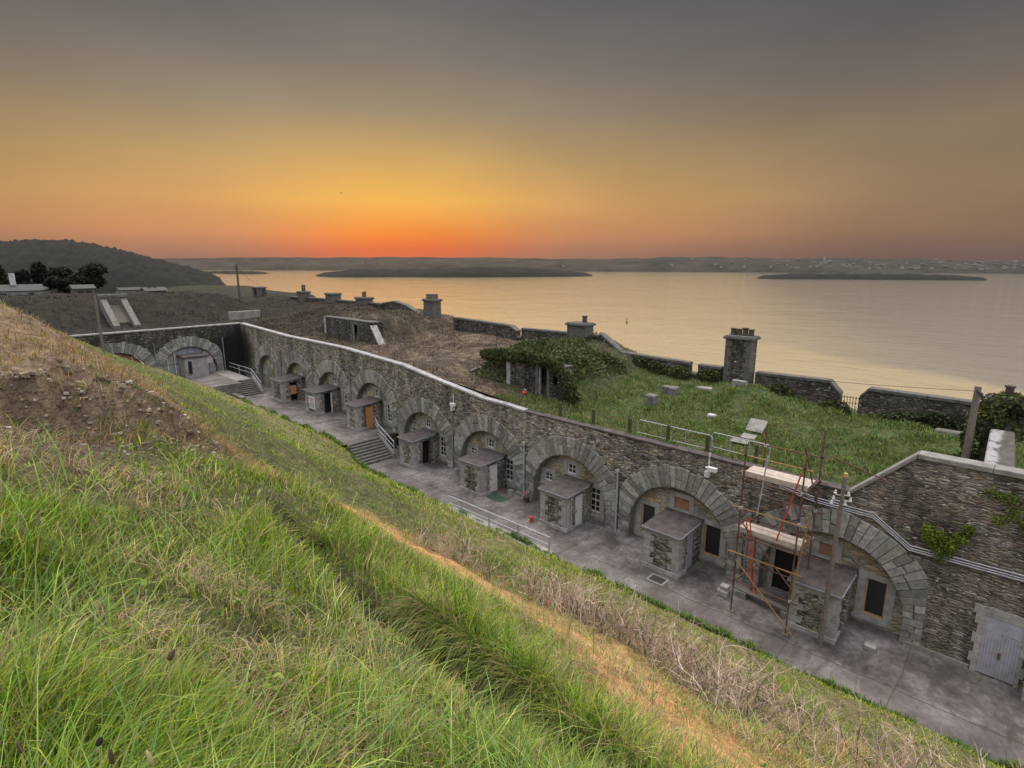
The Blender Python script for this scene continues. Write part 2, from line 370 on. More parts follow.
PARX = np.array([-40, -2, 8, 13, 20, 25, 28, 33, 36, 42, 50, 57, 64, 72, 81, 90, 100, 125, 150, 260])
PARZ = np.array([-9, -8.9, -9.2, -8.5, -8.5, -8.4, -7.6, -7.2, -7.35, -7.2, -7.1, -5.8, -5.1, -5.3, -5.0, -4.9, -4.9, -4.6, -5, -30])
WALX = np.array([-40, 20, 24, 36, 50, 69, 71, 73, 80, 95, 150, 180, 260])
WALZ = np.array([-9.42, -9.42, -9.0, -8.0, -7.65, -7.3, -6.9, -6.7, -3.75, -4.0, -7.2, -10, -45])
def rampart(a, q):
    zw = np.interp(a, WALX, WALZ); zp = np.interp(a, PARX, PARZ)
    f = np.clip((q-26)/12.5, 0, 1)**1.4
    z = zw*(1-f)+zp*f
    # the bank beyond the far wall sinks towards the sea side
    z = z - 1.6*sst(a, 73, 80)*np.exp(-((q-33)/5)**2)
    # earth heaped over the two shelters
    z = z + sst(q, 28.45, 29.3)*(1-.55*sst(q, 31, 38))*np.exp(-((a-26.9)/4.0)**4)*np.clip(-6.6-z+.2*(q-29), 0, 3)
    z = z + sst(q, 29.15, 30.0)*(1-.4*sst(q, 32, 39))*np.exp(-((a-52.3)/5.3)**8)*np.clip(-5.15-z+.05*(q-29), 0, 3)
    z = z + .3*np.exp(-(((a-41)/3)**2+((q-37.4)/2.0)**2))
    z = z + .7*np.exp(-(((a-14)/2.4)**2+((q-36.6)/1.5)**2))
    z = z + (.9*fbm(a*.33, q*.33, 61, 4)+.22*fbm(a*1.4, q*1.4, 67, 3)+.45*fbm(a*.8, q*.8, 63, 3)*(a < 30))*sst(q, 26.2, 29)*(1-.6*sst(q, 35.5, 38)) 
    z = z + np.where(a > 70, 1, 0)*(1-sst(q, 26.2, 29))*(.9*fbm(a*.33, q*.33, 61, 4)+.25*fbm(a*1.2, q*1.2, 67, 3))*sst(a, 71, 74)
    out = sst(q, 40.2, 44)*3 + np.clip(q-42, 0, None)*.95
    out = np.where(a > 82, sst(a, 82, 90)*np.clip(q-44-(a-82)*.1, 0, None)*1.1 + (1-sst(a, 82, 90))*out, out)
    return np.maximum(z - out, WATER-3)
def rampart_cols(a, q):
    n = fbm(a*.5, q*.5, 71); n2 = fbm(a*2.0, q*2.0, 73)
    c = np.zeros(a.shape+(3,)); c[:] = (.06, .046, .034)
    def mx(f, col):
        nonlocal c
        c = c*(1-f[..., None])+np.array(col)*f[..., None]
    mx(sst(n, -.1, .2), (.098, .071, .05)); mx(sst(n2, .05, .2)*.7, (.15, .112, .082))
    mx(sst(-n2, .06, .2)*.6, (.025, .022, .017))
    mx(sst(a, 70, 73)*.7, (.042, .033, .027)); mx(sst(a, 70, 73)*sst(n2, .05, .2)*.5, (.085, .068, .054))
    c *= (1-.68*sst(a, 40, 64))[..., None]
    g = 1-sst(a+3*n, 23, 26); mx(g, (.05, .068, .022)); mx(g*sst(n2, .05, .2)*.6, (.09, .08, .035))
    iv = np.exp(-(((a-27.3)/5.4)**4+((q-35)/7)**4)); mx(iv, (.035, .042, .018))
    mx(sst(a, 88, 100)*.8, (.028, .027, .017))
    return c
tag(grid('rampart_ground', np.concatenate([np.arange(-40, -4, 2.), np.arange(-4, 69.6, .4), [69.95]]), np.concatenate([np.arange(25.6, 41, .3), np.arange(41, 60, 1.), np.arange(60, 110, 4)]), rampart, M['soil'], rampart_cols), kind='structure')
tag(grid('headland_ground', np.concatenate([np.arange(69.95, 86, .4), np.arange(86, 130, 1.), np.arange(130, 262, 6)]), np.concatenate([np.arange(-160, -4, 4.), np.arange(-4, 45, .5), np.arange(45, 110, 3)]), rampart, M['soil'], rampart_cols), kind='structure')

# pavement in two levels, worn tarmac and concrete
m, t, b = newmat('pavement', .85)
p = pos(t); n1 = noise(t, p, .55, 6, .65); n2 = noise(t, p, 5, 6, .7)
c1 = ramp_out(t, n1, [(.36, (.048, .042, .041)), (.5, (.105, .093, .093)), (.66, (.185, .167, .169))])
c1 = mixc(t, 1., c1, ramp_out(t, n2, [(.3, (.62,)*3), (.7, (1.35,)*3)]), 'MULTIPLY')
v = N(t, 'ShaderNodeTexVoronoi', feature='DISTANCE_TO_EDGE'); v.inputs['Scale'].default_value = .32
dn = N(t, 'ShaderNodeTexNoise'); dn.inputs['Scale'].default_value = 1.2; link(t, p, dn.inputs[0])
ds = N(t, 'ShaderNodeVectorMath', operation='SCALE'); link(t, dn.outputs['Color'], ds.inputs[0]); ds.inputs['Scale'].default_value = 1.1
da = N(t, 'ShaderNodeVectorMath', operation='ADD'); link(t, p, da.inputs[0]); link(t, ds.outputs[0], da.inputs[1]); link(t, da.outputs[0], v.inputs['Vector'])
c1 = mixc(t, maprange(t, v.outputs['Distance'], .002, .010, .5, 0.), c1, (.06, .055, .045))
xy = N(t, 'ShaderNodeSeparateXYZ'); link(t, mixv(t, p, .35), xy.inputs[0])
c1 = mixc(t, maprange(t, xy.outputs[1], 22.22, 22.26, .35, 0.), c1, (.125, .112, .111))
jl = math_n(t, 'ABSOLUTE', math_n(t, 'SUBTRACT', xy.outputs[1], 22.24)); c1 = mixc(t, maprange(t, jl, .015, .05, .75, 0.), c1, (.04, .037, .03))
jx = math_n(t, 'ABSOLUTE', math_n(t, 'SUBTRACT', math_n(t, 'FRACT', math_n(t, 'MULTIPLY', xy.outputs[0], .27)), .5)); c1 = mixc(t, maprange(t, jx, .004, .012, .55, 0.), c1, (.045, .04, .034))
st_ = noise(t, pos(t, (1.3, .35, 1)), 1.0, 5, .7); c1 = mixc(t, maprange(t, st_, .5, .66, 0., .72), c1, (.05, .045, .04))
link(t, c1, b.inputs['Base Color']); bump(t, b, n2, .4, .02); M['pavement'] = m
pm = MB()
pm.add([(-30, 20.5, -15.05), (35.9, 20.5, -15.05), (35.9, 26.2, -15.05), (-30, 26.2, -15.05)], [(0, 1, 2, 3)])
pm.add([(37.95, 20.5, -13.75), (69.9, 20.5, -13.75), (69.9, 26.2, -13.75), (37.95, 26.2, -13.75)], [(0, 1, 2, 3)])
pm.add([(35.9, 20.5, -15.05), (37.95, 20.5, -15.05), (37.95, 26.2, -15.05), (35.9, 26.2, -15.05)], [(0, 1, 2, 3)])
tag(pm.build('pavement', M['pavement']), kind='structure')
pl = MB().box(60.8, 69.9, 10, 21.6, -13.9, -12.35).box(58, 69.9, 20.4, 20.9, -13.9, -13.3)
tag(pl.build('upper_landing', M['pavement']), kind='structure')

# water
m, t, b = newmat('sea_water', .06); b.inputs['IOR'].default_value = 2.3; b.inputs['Specular IOR Level'].default_value = .75
p = pos(t)
wv = noise(t, pos(t, (.045, .11, .05)), 1.0, 5, .6)
wv2 = noise(t, pos(t, (.012, .012, .012)), 1.0, 4, .55)
hh = math_n(t, 'ADD', wv, math_n(t, 'MULTIPLY', wv2, 2.5))
# wind line: sky glow reflection painted into the base colour, paler yellow before it
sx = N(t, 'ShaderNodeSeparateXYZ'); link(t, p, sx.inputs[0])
bn = N(t, 'ShaderNodeBump'); bn.inputs['Distance'].default_value = 1.6; bn.inputs['Strength'].default_value = .5; link(t, hh, bn.inputs['Height']); link(t, bn.outputs[0], b.inputs['Normal'])
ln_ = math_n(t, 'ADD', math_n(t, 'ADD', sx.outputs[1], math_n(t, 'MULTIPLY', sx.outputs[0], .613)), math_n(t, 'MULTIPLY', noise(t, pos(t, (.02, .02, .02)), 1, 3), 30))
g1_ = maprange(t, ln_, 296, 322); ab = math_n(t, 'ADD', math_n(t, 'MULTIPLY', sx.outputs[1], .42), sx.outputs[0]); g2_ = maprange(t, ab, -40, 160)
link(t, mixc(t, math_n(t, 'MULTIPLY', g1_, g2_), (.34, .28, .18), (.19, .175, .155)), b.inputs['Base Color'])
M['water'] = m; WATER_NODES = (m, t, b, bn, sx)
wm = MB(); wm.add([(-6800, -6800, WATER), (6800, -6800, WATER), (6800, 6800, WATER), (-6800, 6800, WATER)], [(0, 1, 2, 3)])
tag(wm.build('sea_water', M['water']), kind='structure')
wsp = rampart  # (kept for reference by the outer slope)

# far land: each is a heightfield with a canopy or field texture, placed by bearing (photo column) and distance
def bearing(x):                       # ground direction (a, q) of an image column at the horizon
    d = FH + RT*((x-512)/555/math.cos(pitch)*.977); return (-d.x, d.y)
def landform(name, prof, depth, mat, canopy, cscale, shore=.0, seed=0, nx=160, ny=26):
    """prof: (photo column, distance of the near shore, height above water); depth = how far it runs back"""
    prof = np.array(prof, float); xs = np.linspace(prof[0, 0], prof[-1, 0], nx)
    ds_ = np.interp(xs, prof[:, 0], prof[:, 1]); hs = np.interp(xs, prof[:, 0], prof[:, 2])
    V = np.zeros((nx, ny, 3))
    for j in range(ny):
        f = j/(ny-1); dist = ds_+depth*f
        d = np.array([bearing(x) for x in xs]); nl = 1
        A = d[:, 0]*dist; Q = d[:, 1]*dist
        e = min(1, f/.5); shape = math.sin(e*math.pi/2)**.7 if f <= .5 else max(0, 1-(f-.5)*1.0)
        end = np.minimum(1, np.minimum(np.arange(nx), np.arange(nx)[::-1])/6.)
        can = canopy*(fbm(A/cscale, Q/cscale, seed, 4)+.35)*min(1, f*9)
        V[:, j] = np.stack([A, Q, WATER-1+(hs*shape+np.maximum(can, 0))*end], -1)
    I = np.arange(nx*ny).reshape(nx, ny)
    F = np.stack([I[:-1, :-1], I[1:, :-1], I[1:, 1:], I[:-1, 1:]], -1).reshape(-1, 4)
    return tag(np_mesh(name, V.reshape(-1, 3), F, mat, None, None, True), kind='structure'), V
def landmat(name, c0, c1, sc):
    m, t, b = newmat(name, .95); p = pos(t); n1 = noise(t, p, sc, 6, .7)
    link(t, ramp_out(t, n1, [(.35, c0), (.65, c1)]), b.inputs['Base Color']); return m
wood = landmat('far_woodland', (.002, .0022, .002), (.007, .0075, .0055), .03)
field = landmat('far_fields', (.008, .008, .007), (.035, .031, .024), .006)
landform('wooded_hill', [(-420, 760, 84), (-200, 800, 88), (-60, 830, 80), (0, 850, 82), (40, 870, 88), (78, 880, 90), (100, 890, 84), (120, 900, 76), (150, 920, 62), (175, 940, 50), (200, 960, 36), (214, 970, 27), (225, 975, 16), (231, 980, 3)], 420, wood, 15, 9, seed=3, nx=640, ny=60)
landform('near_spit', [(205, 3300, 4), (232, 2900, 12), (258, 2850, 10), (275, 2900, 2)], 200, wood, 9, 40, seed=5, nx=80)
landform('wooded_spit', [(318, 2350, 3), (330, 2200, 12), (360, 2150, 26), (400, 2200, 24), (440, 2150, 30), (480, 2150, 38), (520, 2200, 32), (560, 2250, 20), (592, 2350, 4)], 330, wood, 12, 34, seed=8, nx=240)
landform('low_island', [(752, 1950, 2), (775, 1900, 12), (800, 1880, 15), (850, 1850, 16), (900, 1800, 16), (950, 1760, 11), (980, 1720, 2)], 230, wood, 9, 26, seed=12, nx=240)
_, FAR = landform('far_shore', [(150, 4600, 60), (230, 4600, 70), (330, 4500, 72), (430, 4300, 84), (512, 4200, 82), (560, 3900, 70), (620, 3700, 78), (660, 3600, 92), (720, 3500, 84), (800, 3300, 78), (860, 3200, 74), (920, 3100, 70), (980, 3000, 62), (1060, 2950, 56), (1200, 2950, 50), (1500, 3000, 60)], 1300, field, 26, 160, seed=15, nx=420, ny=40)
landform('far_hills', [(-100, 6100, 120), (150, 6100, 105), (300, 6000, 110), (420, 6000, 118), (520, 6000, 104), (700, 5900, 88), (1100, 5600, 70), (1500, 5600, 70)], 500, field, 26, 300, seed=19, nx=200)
# town on the far shore: too many and too small to count
tb = MB()
nxF, nyF = FAR.shape[0], FAR.shape[1]
for k in range(230):
    i = int(random.triangular(150, nxF-90, 300)) if k > 60 else random.randint(40, nxF-60); j = random.choice([2, 2, 3, 3, 4, 5, 6, 7, 9, 11])
    a, q, z = FAR[i, j]; s = random.uniform(5, 10); h = random.uniform(4, 7); c = random.choice([(.15, .14, .135), (.11, .10, .10), (.08, .07, .06), (.08, .075, .07), (.2, .19, .18)])
    tb.box(a-s, a+s, q-s*.6, q+s*.6, z-6, z+h, c)
    tb.hexa([(a-s, q-s*.6, z+h), (a+s, q-s*.6, z+h), (a+s, q+s*.6, z+h), (a-s, q+s*.6, z+h), (a-s, q-.5, z+h+4), (a+s, q-.5, z+h+4), (a+s, q+.5, z+h+4), (a-s, q+.5, z+h+4)], (.1, .09, .09))
M['house'] = colmat('far_house_paint', .9, 0, .1, .05)
tag(tb.build('town_houses', M['house']), 'pale scattered houses of the town along the far shore', 'town', kind='stuff')
def land_at(x, j):
    i = np.argmin([abs((FAR[k, j, 0]*bearing(x)[1]-FAR[k, j, 1]*bearing(x)[0])) for k in range(nxF)]); return FAR[i, j]
a, q, z = land_at(817, 6)
t_ = thing('church', a, q, z, 'grey church with a tall thin spire above the far town', 'church')
MB().box(a-22, a+22, q-9, q+9, z-8, z+16).build('nave', M['cement'], t_)
MB().box(a-5, a+5, q-5, q+5, z-8, z+26).build('tower', M['cement'], t_)
MB().add([(a-5, q-5, z+26), (a+5, q-5, z+26), (a+5, q+5, z+26), (a-5, q+5, z+26), (a, q, z+56)], [(0, 1, 4), (1, 2, 4), (2, 3, 4), (3, 0, 4)]).build('spire', M['cement'], t_)

# ------------------------------------------------------------------ the casemate wall
def topz(a):
    return float(np.interp(a, [-6, 2.8, 4.75, 4.76, 23.2, 24, 27, 33, 36.6, 46, 57, 69.5, 70], [-7.24, -7.24, -9.25, -9.28, -9.25, -9.15, -9.1, -8.4, -7.94, -7.5, -7.45, -7.0, -7.0]))
FM = lambda s, d, z: (s, WQ+d, z)                   # main wall: s = a, d = depth
RETA = 69.5
FR = lambda s, d, z: (RETA+d, WQ-s, z)              # far wall: s = distance from the corner
RAD, OUT, PIER, REC = 2.8, 3.98, 3.5, .46
def arch_z(zb): return zb+.92
def wall_body(F, s0, s1, arches, top, base, mat, name, parent, thick=.55):
    """front face pierced by the arches, top and back"""
    mb = MB(); n = 18
    def strip(pts):
        for (s, zl), (s2, zl2) in zip(pts[:-1], pts[1:]):
            mb.add([F(s, 0, zl), F(s2, 0, zl2), F(s2, 0, top(s2)), F(s, 0, top(s))], [(0, 1, 2, 3)])
    cur = s0; brk = [s for s in (2.8, 4.75, 4.76, 36.99, 37.0) if F is FM]
    def flat(x0, x1):
        xs = sorted({x0, x1, *[x for x in np.arange(math.ceil(x0), x1, 1.0)], *[x for x in brk if x0 < x < x1]})
        strip([(x, base(x)) for x in xs])
    for sc, zb in sorted(arches):
        flat(cur, sc-RAD)
        zc = arch_z(zb)
        strip([(sc-RAD*math.cos(math.pi*k/n), zc+RAD*math.sin(math.pi*k/n)) for k in range(n+1)])
        cur = sc+RAD
    flat(cur, s1)
    xs = sorted({s0, s1, *np.arange(math.ceil(s0), s1, 1.5), *[x for x in brk if s0 < x < s1]})
    for x, y in zip(xs[:-1], xs[1:]):
        mb.add([F(x, 0, top(x)), F(y, 0, top(y)), F(y, thick, top(y)), F(x, thick, top(x))], [(0, 1, 2, 3)])
        mb.add([F(x, thick, top(x)), F(y, thick, top(y)), F(y, thick, top(y)-2.6), F(x, thick, top(x)-2.6)], [(0, 1, 2, 3)])
    mb.add([F(s0, 0, base(s0)), F(s0, thick, base(s0)), F(s0, thick, top(s0)), F(s0, 0, top(s0))], [(0, 1, 2, 3)])
    return mb.build(name, mat, parent)
def stone_block(mb, F, poly, d0, d1, g, ins):
    """dressed block on the wall: poly = 4 (s, z); chamfered outer face at depth d1 (negative = proud)"""
    c = np.mean(poly, 0); back = [c+(np.array(p)-c)*(1-g) for p in poly]; fr = [c+(np.array(p)-c)*(1-g-ins) for p in poly]
    k = random.uniform(.6, 1.35); col = (k*random.uniform(.97, 1.05), k, k*random.uniform(.95, 1.03))
    mid = (d0*.25+d1*.75)
    P = [F(p[0], d0, p[1]) for p in back]+[F(p[0], mid, p[1]) for p in back]+[F(p[0], d1, p[1]) for p in fr]
    mb.add(P, [(0, 1, 5, 4), (1, 2, 6, 5), (2, 3, 7, 6), (3, 0, 4, 7), (4, 5, 9, 8), (5, 6, 10, 9), (6, 7, 11, 10), (7, 4, 8, 11), (8, 9, 10, 11)], col)
def arch_surround(F, sc, zb, parent, name='arch_surround'):
    mb = MB(); zc = arch_z(zb); ns = 33
    rr = lambda th: min(OUT, PIER/max(1e-3, abs(math.cos(th))))
    for k in range(ns):
        t0, t1 = math.pi*k/ns, math.pi*(k+1)/ns
        pt = lambda th, r: (sc-r*math.cos(th), zc+r*math.sin(th))
        ro0, ro1 = rr(t0), rr(t1); jit = random.uniform(-.06, .1) if 5 < k < ns-6 else 0
        spl = random.random()
        if spl < .3 and ro0 > 3.4:
            f = random.uniform(.4, .6); m0, m1 = RAD+(ro0-RAD)*f, RAD+(ro1-RAD)*f
            stone_block(mb, F, [pt(t0, RAD), pt(t0, m0), pt(t1, m1), pt(t1, RAD)], .1, -random.uniform(.04, .085), .06, .07)
            stone_block(mb, F, [pt(t0, m0), pt(t0, ro0+jit), pt(t1, ro1+jit), pt(t1, m1)], .1, -random.uniform(.04, .085), .06, .07)
        else:
            stone_block(mb, F, [pt(t0, RAD), pt(t0, ro0+jit), pt(t1, ro1+jit), pt(t1, RAD)], .1, -random.uniform(.04, .09), .05, .05)
    for sg in (-1, 1):                                            # coursed jambs below the spring
        z = zb; k = 0
        while z < zc-.05:
            h = min(.31, zc-z); split = .36 if k % 2 else .5
            for x0, x1 in ((RAD, RAD+(PIER-RAD)*split*1.3), (RAD+(PIER-RAD)*split*1.3, PIER)):
                stone_block(mb, F, [(sc+sg*x0, z), (sc+sg*x0, z+h), (sc+sg*x1, z+h), (sc+sg*x1, z)], .1, -random.uniform(.03, .06), .05, .05)
            z += h; k += 1
    n = 22                                                        # soffit and jamb returns behind the face
    prof = [(sc-RAD, zb)]+[(sc-RAD*math.cos(math.pi*k/n), zc+RAD*math.sin(math.pi*k/n)) for k in range(n+1)]+[(sc+RAD, zb)]
    for p0, p1 in zip(prof[:-1], prof[1:]):
        mb.add([F(p0[0], .0, p0[1]), F(p1[0], .0, p1[1]), F(p1[0], REC+.05, p1[1]), F(p0[0], REC+.05, p0[1])], [(0, 1, 2, 3)], (.8, .78, .78))
    return mb.build(name, M['granite'], parent)
def recess_wall(F, sc, zb, parent, mat, holes=()):
    """the set-back infill under the arch, with rectangular holes (s0, s1, z0, z1)"""
    zc = arch_z(zb); mb = MB()
    S = sorted({sc-RAD-.05, sc+RAD+.05, *np.linspace(sc-RAD, sc+RAD, 15), *[h[0] for h in holes], *[h[1] for h in holes]})
    def arc(s): return zc+math.sqrt(max(0, (RAD+.05)**2-(s-sc)**2))
    for x, y in zip(S[:-1], S[1:]):
        if y-x < 1e-4: continue
        cuts = sorted([(h[2], h[3]) for h in holes if h[0] <= x+1e-5 and h[1] >= y-1e-5]); z = zb
        for c0, c1 in cuts:
            mb.add([F(x, REC, z), F(y, REC, z), F(y, REC, c0), F(x, REC, c0)], [(0, 1, 2, 3)]); z = c1
        if min(arc(x), arc(y)) > z-.3: mb.add([F(x, REC, z), F(y, REC, z), F(y, REC, max(z, arc(y))), F(x, REC, max(z, arc(x)))], [(0, 1, 2, 3)])
    return mb.build('recess_wall', mat, parent)
def zb_of(z): return -15.05 if z < -14.2 else -13.75
def window(F, s0, s1, z0, z1, parent, kind='sash', cols=2, rows=4, label=None):
    """dressed surround, then sash bars and glass (or a board) set back in it; s0 < s1"""
    d = REC; sw = .24 if kind == 'small' or kind == 'board_red' else .31; zlow = z0-.1 if sw < .3 else (zb_of(z0)+.08)
    mb = MB()
    def blk(x0, x1, y0, y1, pr=.035):
        P = [F(x0, d+.14, y0), F(x1, d+.14, y0), F(x1, d+.14, y1), F(x0, d+.14, y1), F(x0, d-pr, y0), F(x1, d-pr, y0), F(x1, d-pr, y1), F(x0, d-pr, y1)]
        mb.hexa(P)
    big = kind != 'small'
    blk(s0-sw, s0, zlow, z1); blk(s1, s1+sw, zlow, z1); blk(s0-sw, s1+sw, z1, z1+.26); blk(s0-sw-.06, s1+sw+.06, z0-.26, z0-.1, .075); blk(s0, s1, z0-.1, z0-.002, .05)
    if sw > .3: blk(s0+.004, s1-.004, zlow, z0-.262, .02)
    w_ = mb.build('window', M['pale_granite'], parent)
    if label: w_['label'] = label
    g = MB(); g.add([F(s0, d+.12, z0), F(s1, d+.12, z0), F(s1, d+.12, z1), F(s0, d+.12, z1)], [(0, 1, 2, 3)])
    f = MB()
    def bar(x0, x1, y0, y1, e=.04):
        f.hexa([F(x0, d+.118, y0), F(x1, d+.118, y0), F(x1, d+.118, y1), F(x0, d+.118, y1), F(x0, d+.118-e, y0), F(x1, d+.118-e, y0), F(x1, d+.118-e, y1), F(x0, d+.118-e, y1)])
    fw = .075 if kind in ('sash', 'small') else .05
    bar(s0, s0+fw, z0, z1, .06); bar(s1-fw, s1, z0, z1, .06); bar(s0+fw, s1-fw, z1-fw, z1, .06); bar(s0+fw, s1-fw, z0, z0+fw*1.3, .06)
    if kind in ('sash', 'small'):
        for k in range(1, cols):
            x = s0+(s1-s0)*k/cols; bar(x-.018, x+.018, z0+fw*1.3, z1-fw)
        for k in range(1, rows):
            z = z0+(z1-z0)*k/rows; e = .035 if (rows == 4 and k == 2) else .018; bar(s0+fw, s1-fw, z-e, z+e, .035)
        f.build('sash_frame', M['white_paint'], w_); g.build('window_pane', M['glass'], w_)
    elif kind == 'empty':
        f.build('window_frame', M['wood_pale_orange'], w_); g.build('window_pane', M['glass'], w_)
    else:
        g.build('window_board', M['board_red'] if kind == 'board_red' else M['wood_orange'], w_)
    return w_
M['wood_pale_orange'] = plain('bare_window_timber', (.36, .24, .13), .7, .3, 8, .1)
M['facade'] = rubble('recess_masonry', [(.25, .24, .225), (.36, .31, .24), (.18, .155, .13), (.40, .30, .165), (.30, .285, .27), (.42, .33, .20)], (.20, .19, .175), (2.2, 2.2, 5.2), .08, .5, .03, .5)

wall = thing('casemate_wall', 20, WQ, -15.05, 'long grey rubble stone wall with a row of arched casemates and coping above the lane', 'wall')
BAYS = [5.25+.02] + [5.27+7.15*k for k in range(1, 9)]
def zbase(a): return -15.05 if a < 37 else -13.75
arches = [(s, zbase(s)) for s in BAYS]
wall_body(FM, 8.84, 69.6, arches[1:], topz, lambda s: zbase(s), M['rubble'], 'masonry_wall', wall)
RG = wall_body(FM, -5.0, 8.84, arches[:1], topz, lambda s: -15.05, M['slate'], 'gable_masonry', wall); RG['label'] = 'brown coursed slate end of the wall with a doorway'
for i, (sc, zb) in enumerate(arches):
    arch_surround(FM, sc, zb, wall)
    W = {'tall': (sc-2.05, sc-1.3, zb+.48, zb+2.05), 'smallL': (sc+1.62, sc+2.3, zb+1.47, zb+2.05), 'smallR': (sc-.2, sc+.46, zb+2.42, zb+3.1)}
    if i == 0: W['tall'] = (sc-2.12, sc-1.36, zb+.42, zb+2.1); W['smallR'] = (sc-.1, sc+.56, zb+2.45, zb+3.05)
    if i == 1: W['smallL'] = (sc+1.5, sc+2.3, zb+.4, zb+2.1); W['tall'] = (sc-2.2, sc-1.35, zb+.45, zb+2.1); W['smallR'] = (sc-.45, sc+.42, zb+2.42, zb+3.08)
    if i == 0: del W['smallL']
    holes = list(W.values())
    if i == 0: holes = holes+[(sc+1.35, sc+2.35, zb, zb+2.1)]
    recess_wall(FM, sc, zb, wall, M['facade'], holes)
    for k, h in W.items():
        if i in (0, 1) and k in ('tall',) or (i == 1 and k == 'smallL'):
            window(FM, *h, wall, 'empty', label='empty window opening with bare timber frame')
        elif i in (0, 1): window(FM, *h, wall, 'board_red', label='small window closed with a red brown board')
        elif k == 'tall': window(FM, *h, wall, 'sash', 2, 4)
        else: window(FM, *h, wall, 'small', 2, 2)
    if i == 0:                                                     # black opening behind the scaffold
        h = holes[-1]
        dm = MB(); dm.box(h[0]-.2, h[0], WQ+REC-.035, WQ+REC+.1, zb, h[3]).box(h[1], h[1]+.2, WQ+REC-.035, WQ+REC+.1, zb, h[3]).box(h[0]-.2, h[1]+.2, WQ+REC-.035, WQ+REC+.1, h[3], h[3]+.25)
        dw = dm.build('doorway', M['pale_granite'], wall)
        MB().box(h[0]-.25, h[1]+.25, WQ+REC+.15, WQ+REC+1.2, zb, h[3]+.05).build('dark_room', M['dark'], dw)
# plinth course, thin string below the parapet
pl = MB()
for x0, x1 in [(-5, -1.3), (.25, 2.3)]+[(s+RAD+.08, s+7.15-RAD-.08) for s in BAYS[:-1]]+[(BAYS[-1]+RAD+.08, 69.4)]:
    pl.box(x0, x1, WQ-.09, WQ+.02, zbase(x0)-.05, zbase(x0)+.2)
pl.build('plinth', M['cement'], wall)
# copings
cp = MB(); xs = [23.2, 25, 27, 29, 31, 33, 34.8, 36.6, 39, 41.5, 44, 46, 49, 52, 55, 57, 60, 63, 66, 69.3]
for x, y in zip(xs[:-1], xs[1:]): cp.slab((x+.006, topz(x)+.16), (y-.006, topz(y)+.16), WQ-.09, WQ+.44, .16)
o_ = cp.build('wall_coping', M['coping'], wall, bevel=.02); o_['label'] = 'white stone coping'
cp = MB(); xs = [4.8, 7, 9.5, 12, 14.5, 17, 20, 23.15]
for x, y in zip(xs[:-1], xs[1:]): cp.slab((x+.006, topz(x)+.1), (y-.006, topz(y)+.1), WQ-.06, WQ+.5, .1)
o_ = cp.build('wall_coping', M['lead'], wall, bevel=.015); o_['label'] = 'low dark slate coping edged with grass'
cp = MB(); xs = [-5, -3, -1.1, .6, 2.8]
for x, y in zip(xs[:-1], xs[1:]): cp.slab((x+.006, topz(x)+.2), (y-.006, topz(y)+.2), WQ-.14, WQ+.5, .2)
for (x, zx), (y, zy) in (((2.81, -7.24), (3.85, -8.31)), ((3.86, -8.32), (4.95, -9.42))): cp.slab((x, zx+.2), (y, zy+.2), WQ-.14, WQ+.5, .2)
o_ = cp.build('wall_coping', M['cement'], wall, bevel=.02); o_['label'] = 'raised grey stone coping with a sloping end'
# rainwater pipes
for s, zt in [(16.02, -11.35), (23.14, -11.4), (30.3, -9.6), (8.75, -11.6), (44.55, -9.0), (51.7, -9.2), (58.9, -9.2)]:
    zb = zbase(s); MB().tube([(s, WQ-.12, zb+.02), (s, WQ-.12, zt)], .05, 8).box(s-.09, s+.09, WQ-.2, WQ-.03, zt, zt+.18).build('drainpipe', M['galv'] if s in (16.02, 23.14) else M['gutter'], wall)
# cable conduits on the gable
cd = [(7.6, -9.62), (6.1, -9.85), (3.93, -9.87), (2.6, -10.79), (-.71, -10.72), (-5, -10.75)]
for dz in (0, -.11, -.2): MB().tube([(a, WQ-.05, z+dz) for a, z in cd], .03, 6).build('cable_conduit', M['galv'], wall)
for s, z in ((30.2, -9.95), (10.9, -9.75)):
    MB().tube([(s, WQ, z), (s, WQ-.35, z+.1), (s-.3, WQ-.4, z+.12)], .05, 6).box(s-.55, s-.1, WQ-.5, WQ-.28, z, z+.18).box(s-.12, s+.12, WQ-.25, WQ-.02, z-.45, z-.15).tube([(s, WQ-.03, z+.1), (s, WQ-.03, z+.75)], .04, 6).build('wall_lamp', M['white_paint'], wall)
# gable doorway
dp = MB()
for k in range(6): dp.box(.03, .22+.1*(k % 2), WQ-.05, WQ+.1, -15.05+.4*k, -15.05+.4*(k+1)-.012); dp.box(-1.15-.1*(k % 2), -1.03, WQ-.05, WQ+.1, -15.05+.4*k, -15.05+.4*(k+1)-.012)
dp.box(-1.4, .4, WQ-.05, WQ+.1, -12.65, -12.3)
dr = dp.build('doorway', M['pale_granite'], wall)
dd = MB(); n = 12
for k in range(n):
    x0 = -1.03+1.06*k/n; g_ = .022 if k == 6 else .006; dd.box(x0+g_, x0+1.06/n-.006, WQ-.036, WQ-.0205, -14.98, -13.22)
dd.box(-1.03, .03, WQ-.02, WQ-.002, -14.98, -13.215); dd.box(-1.03, .03, WQ-.034, WQ-.002, -13.21, -12.66)
d_ = dd.build('double_door', M['blue_paint'], wall); d_['label'] = 'pale blue grey boarded double door'
MB().box(-.55, -.47, WQ-.06, WQ-.03, -14.2, -13.95).build('door_latch', M['rust'], d_)
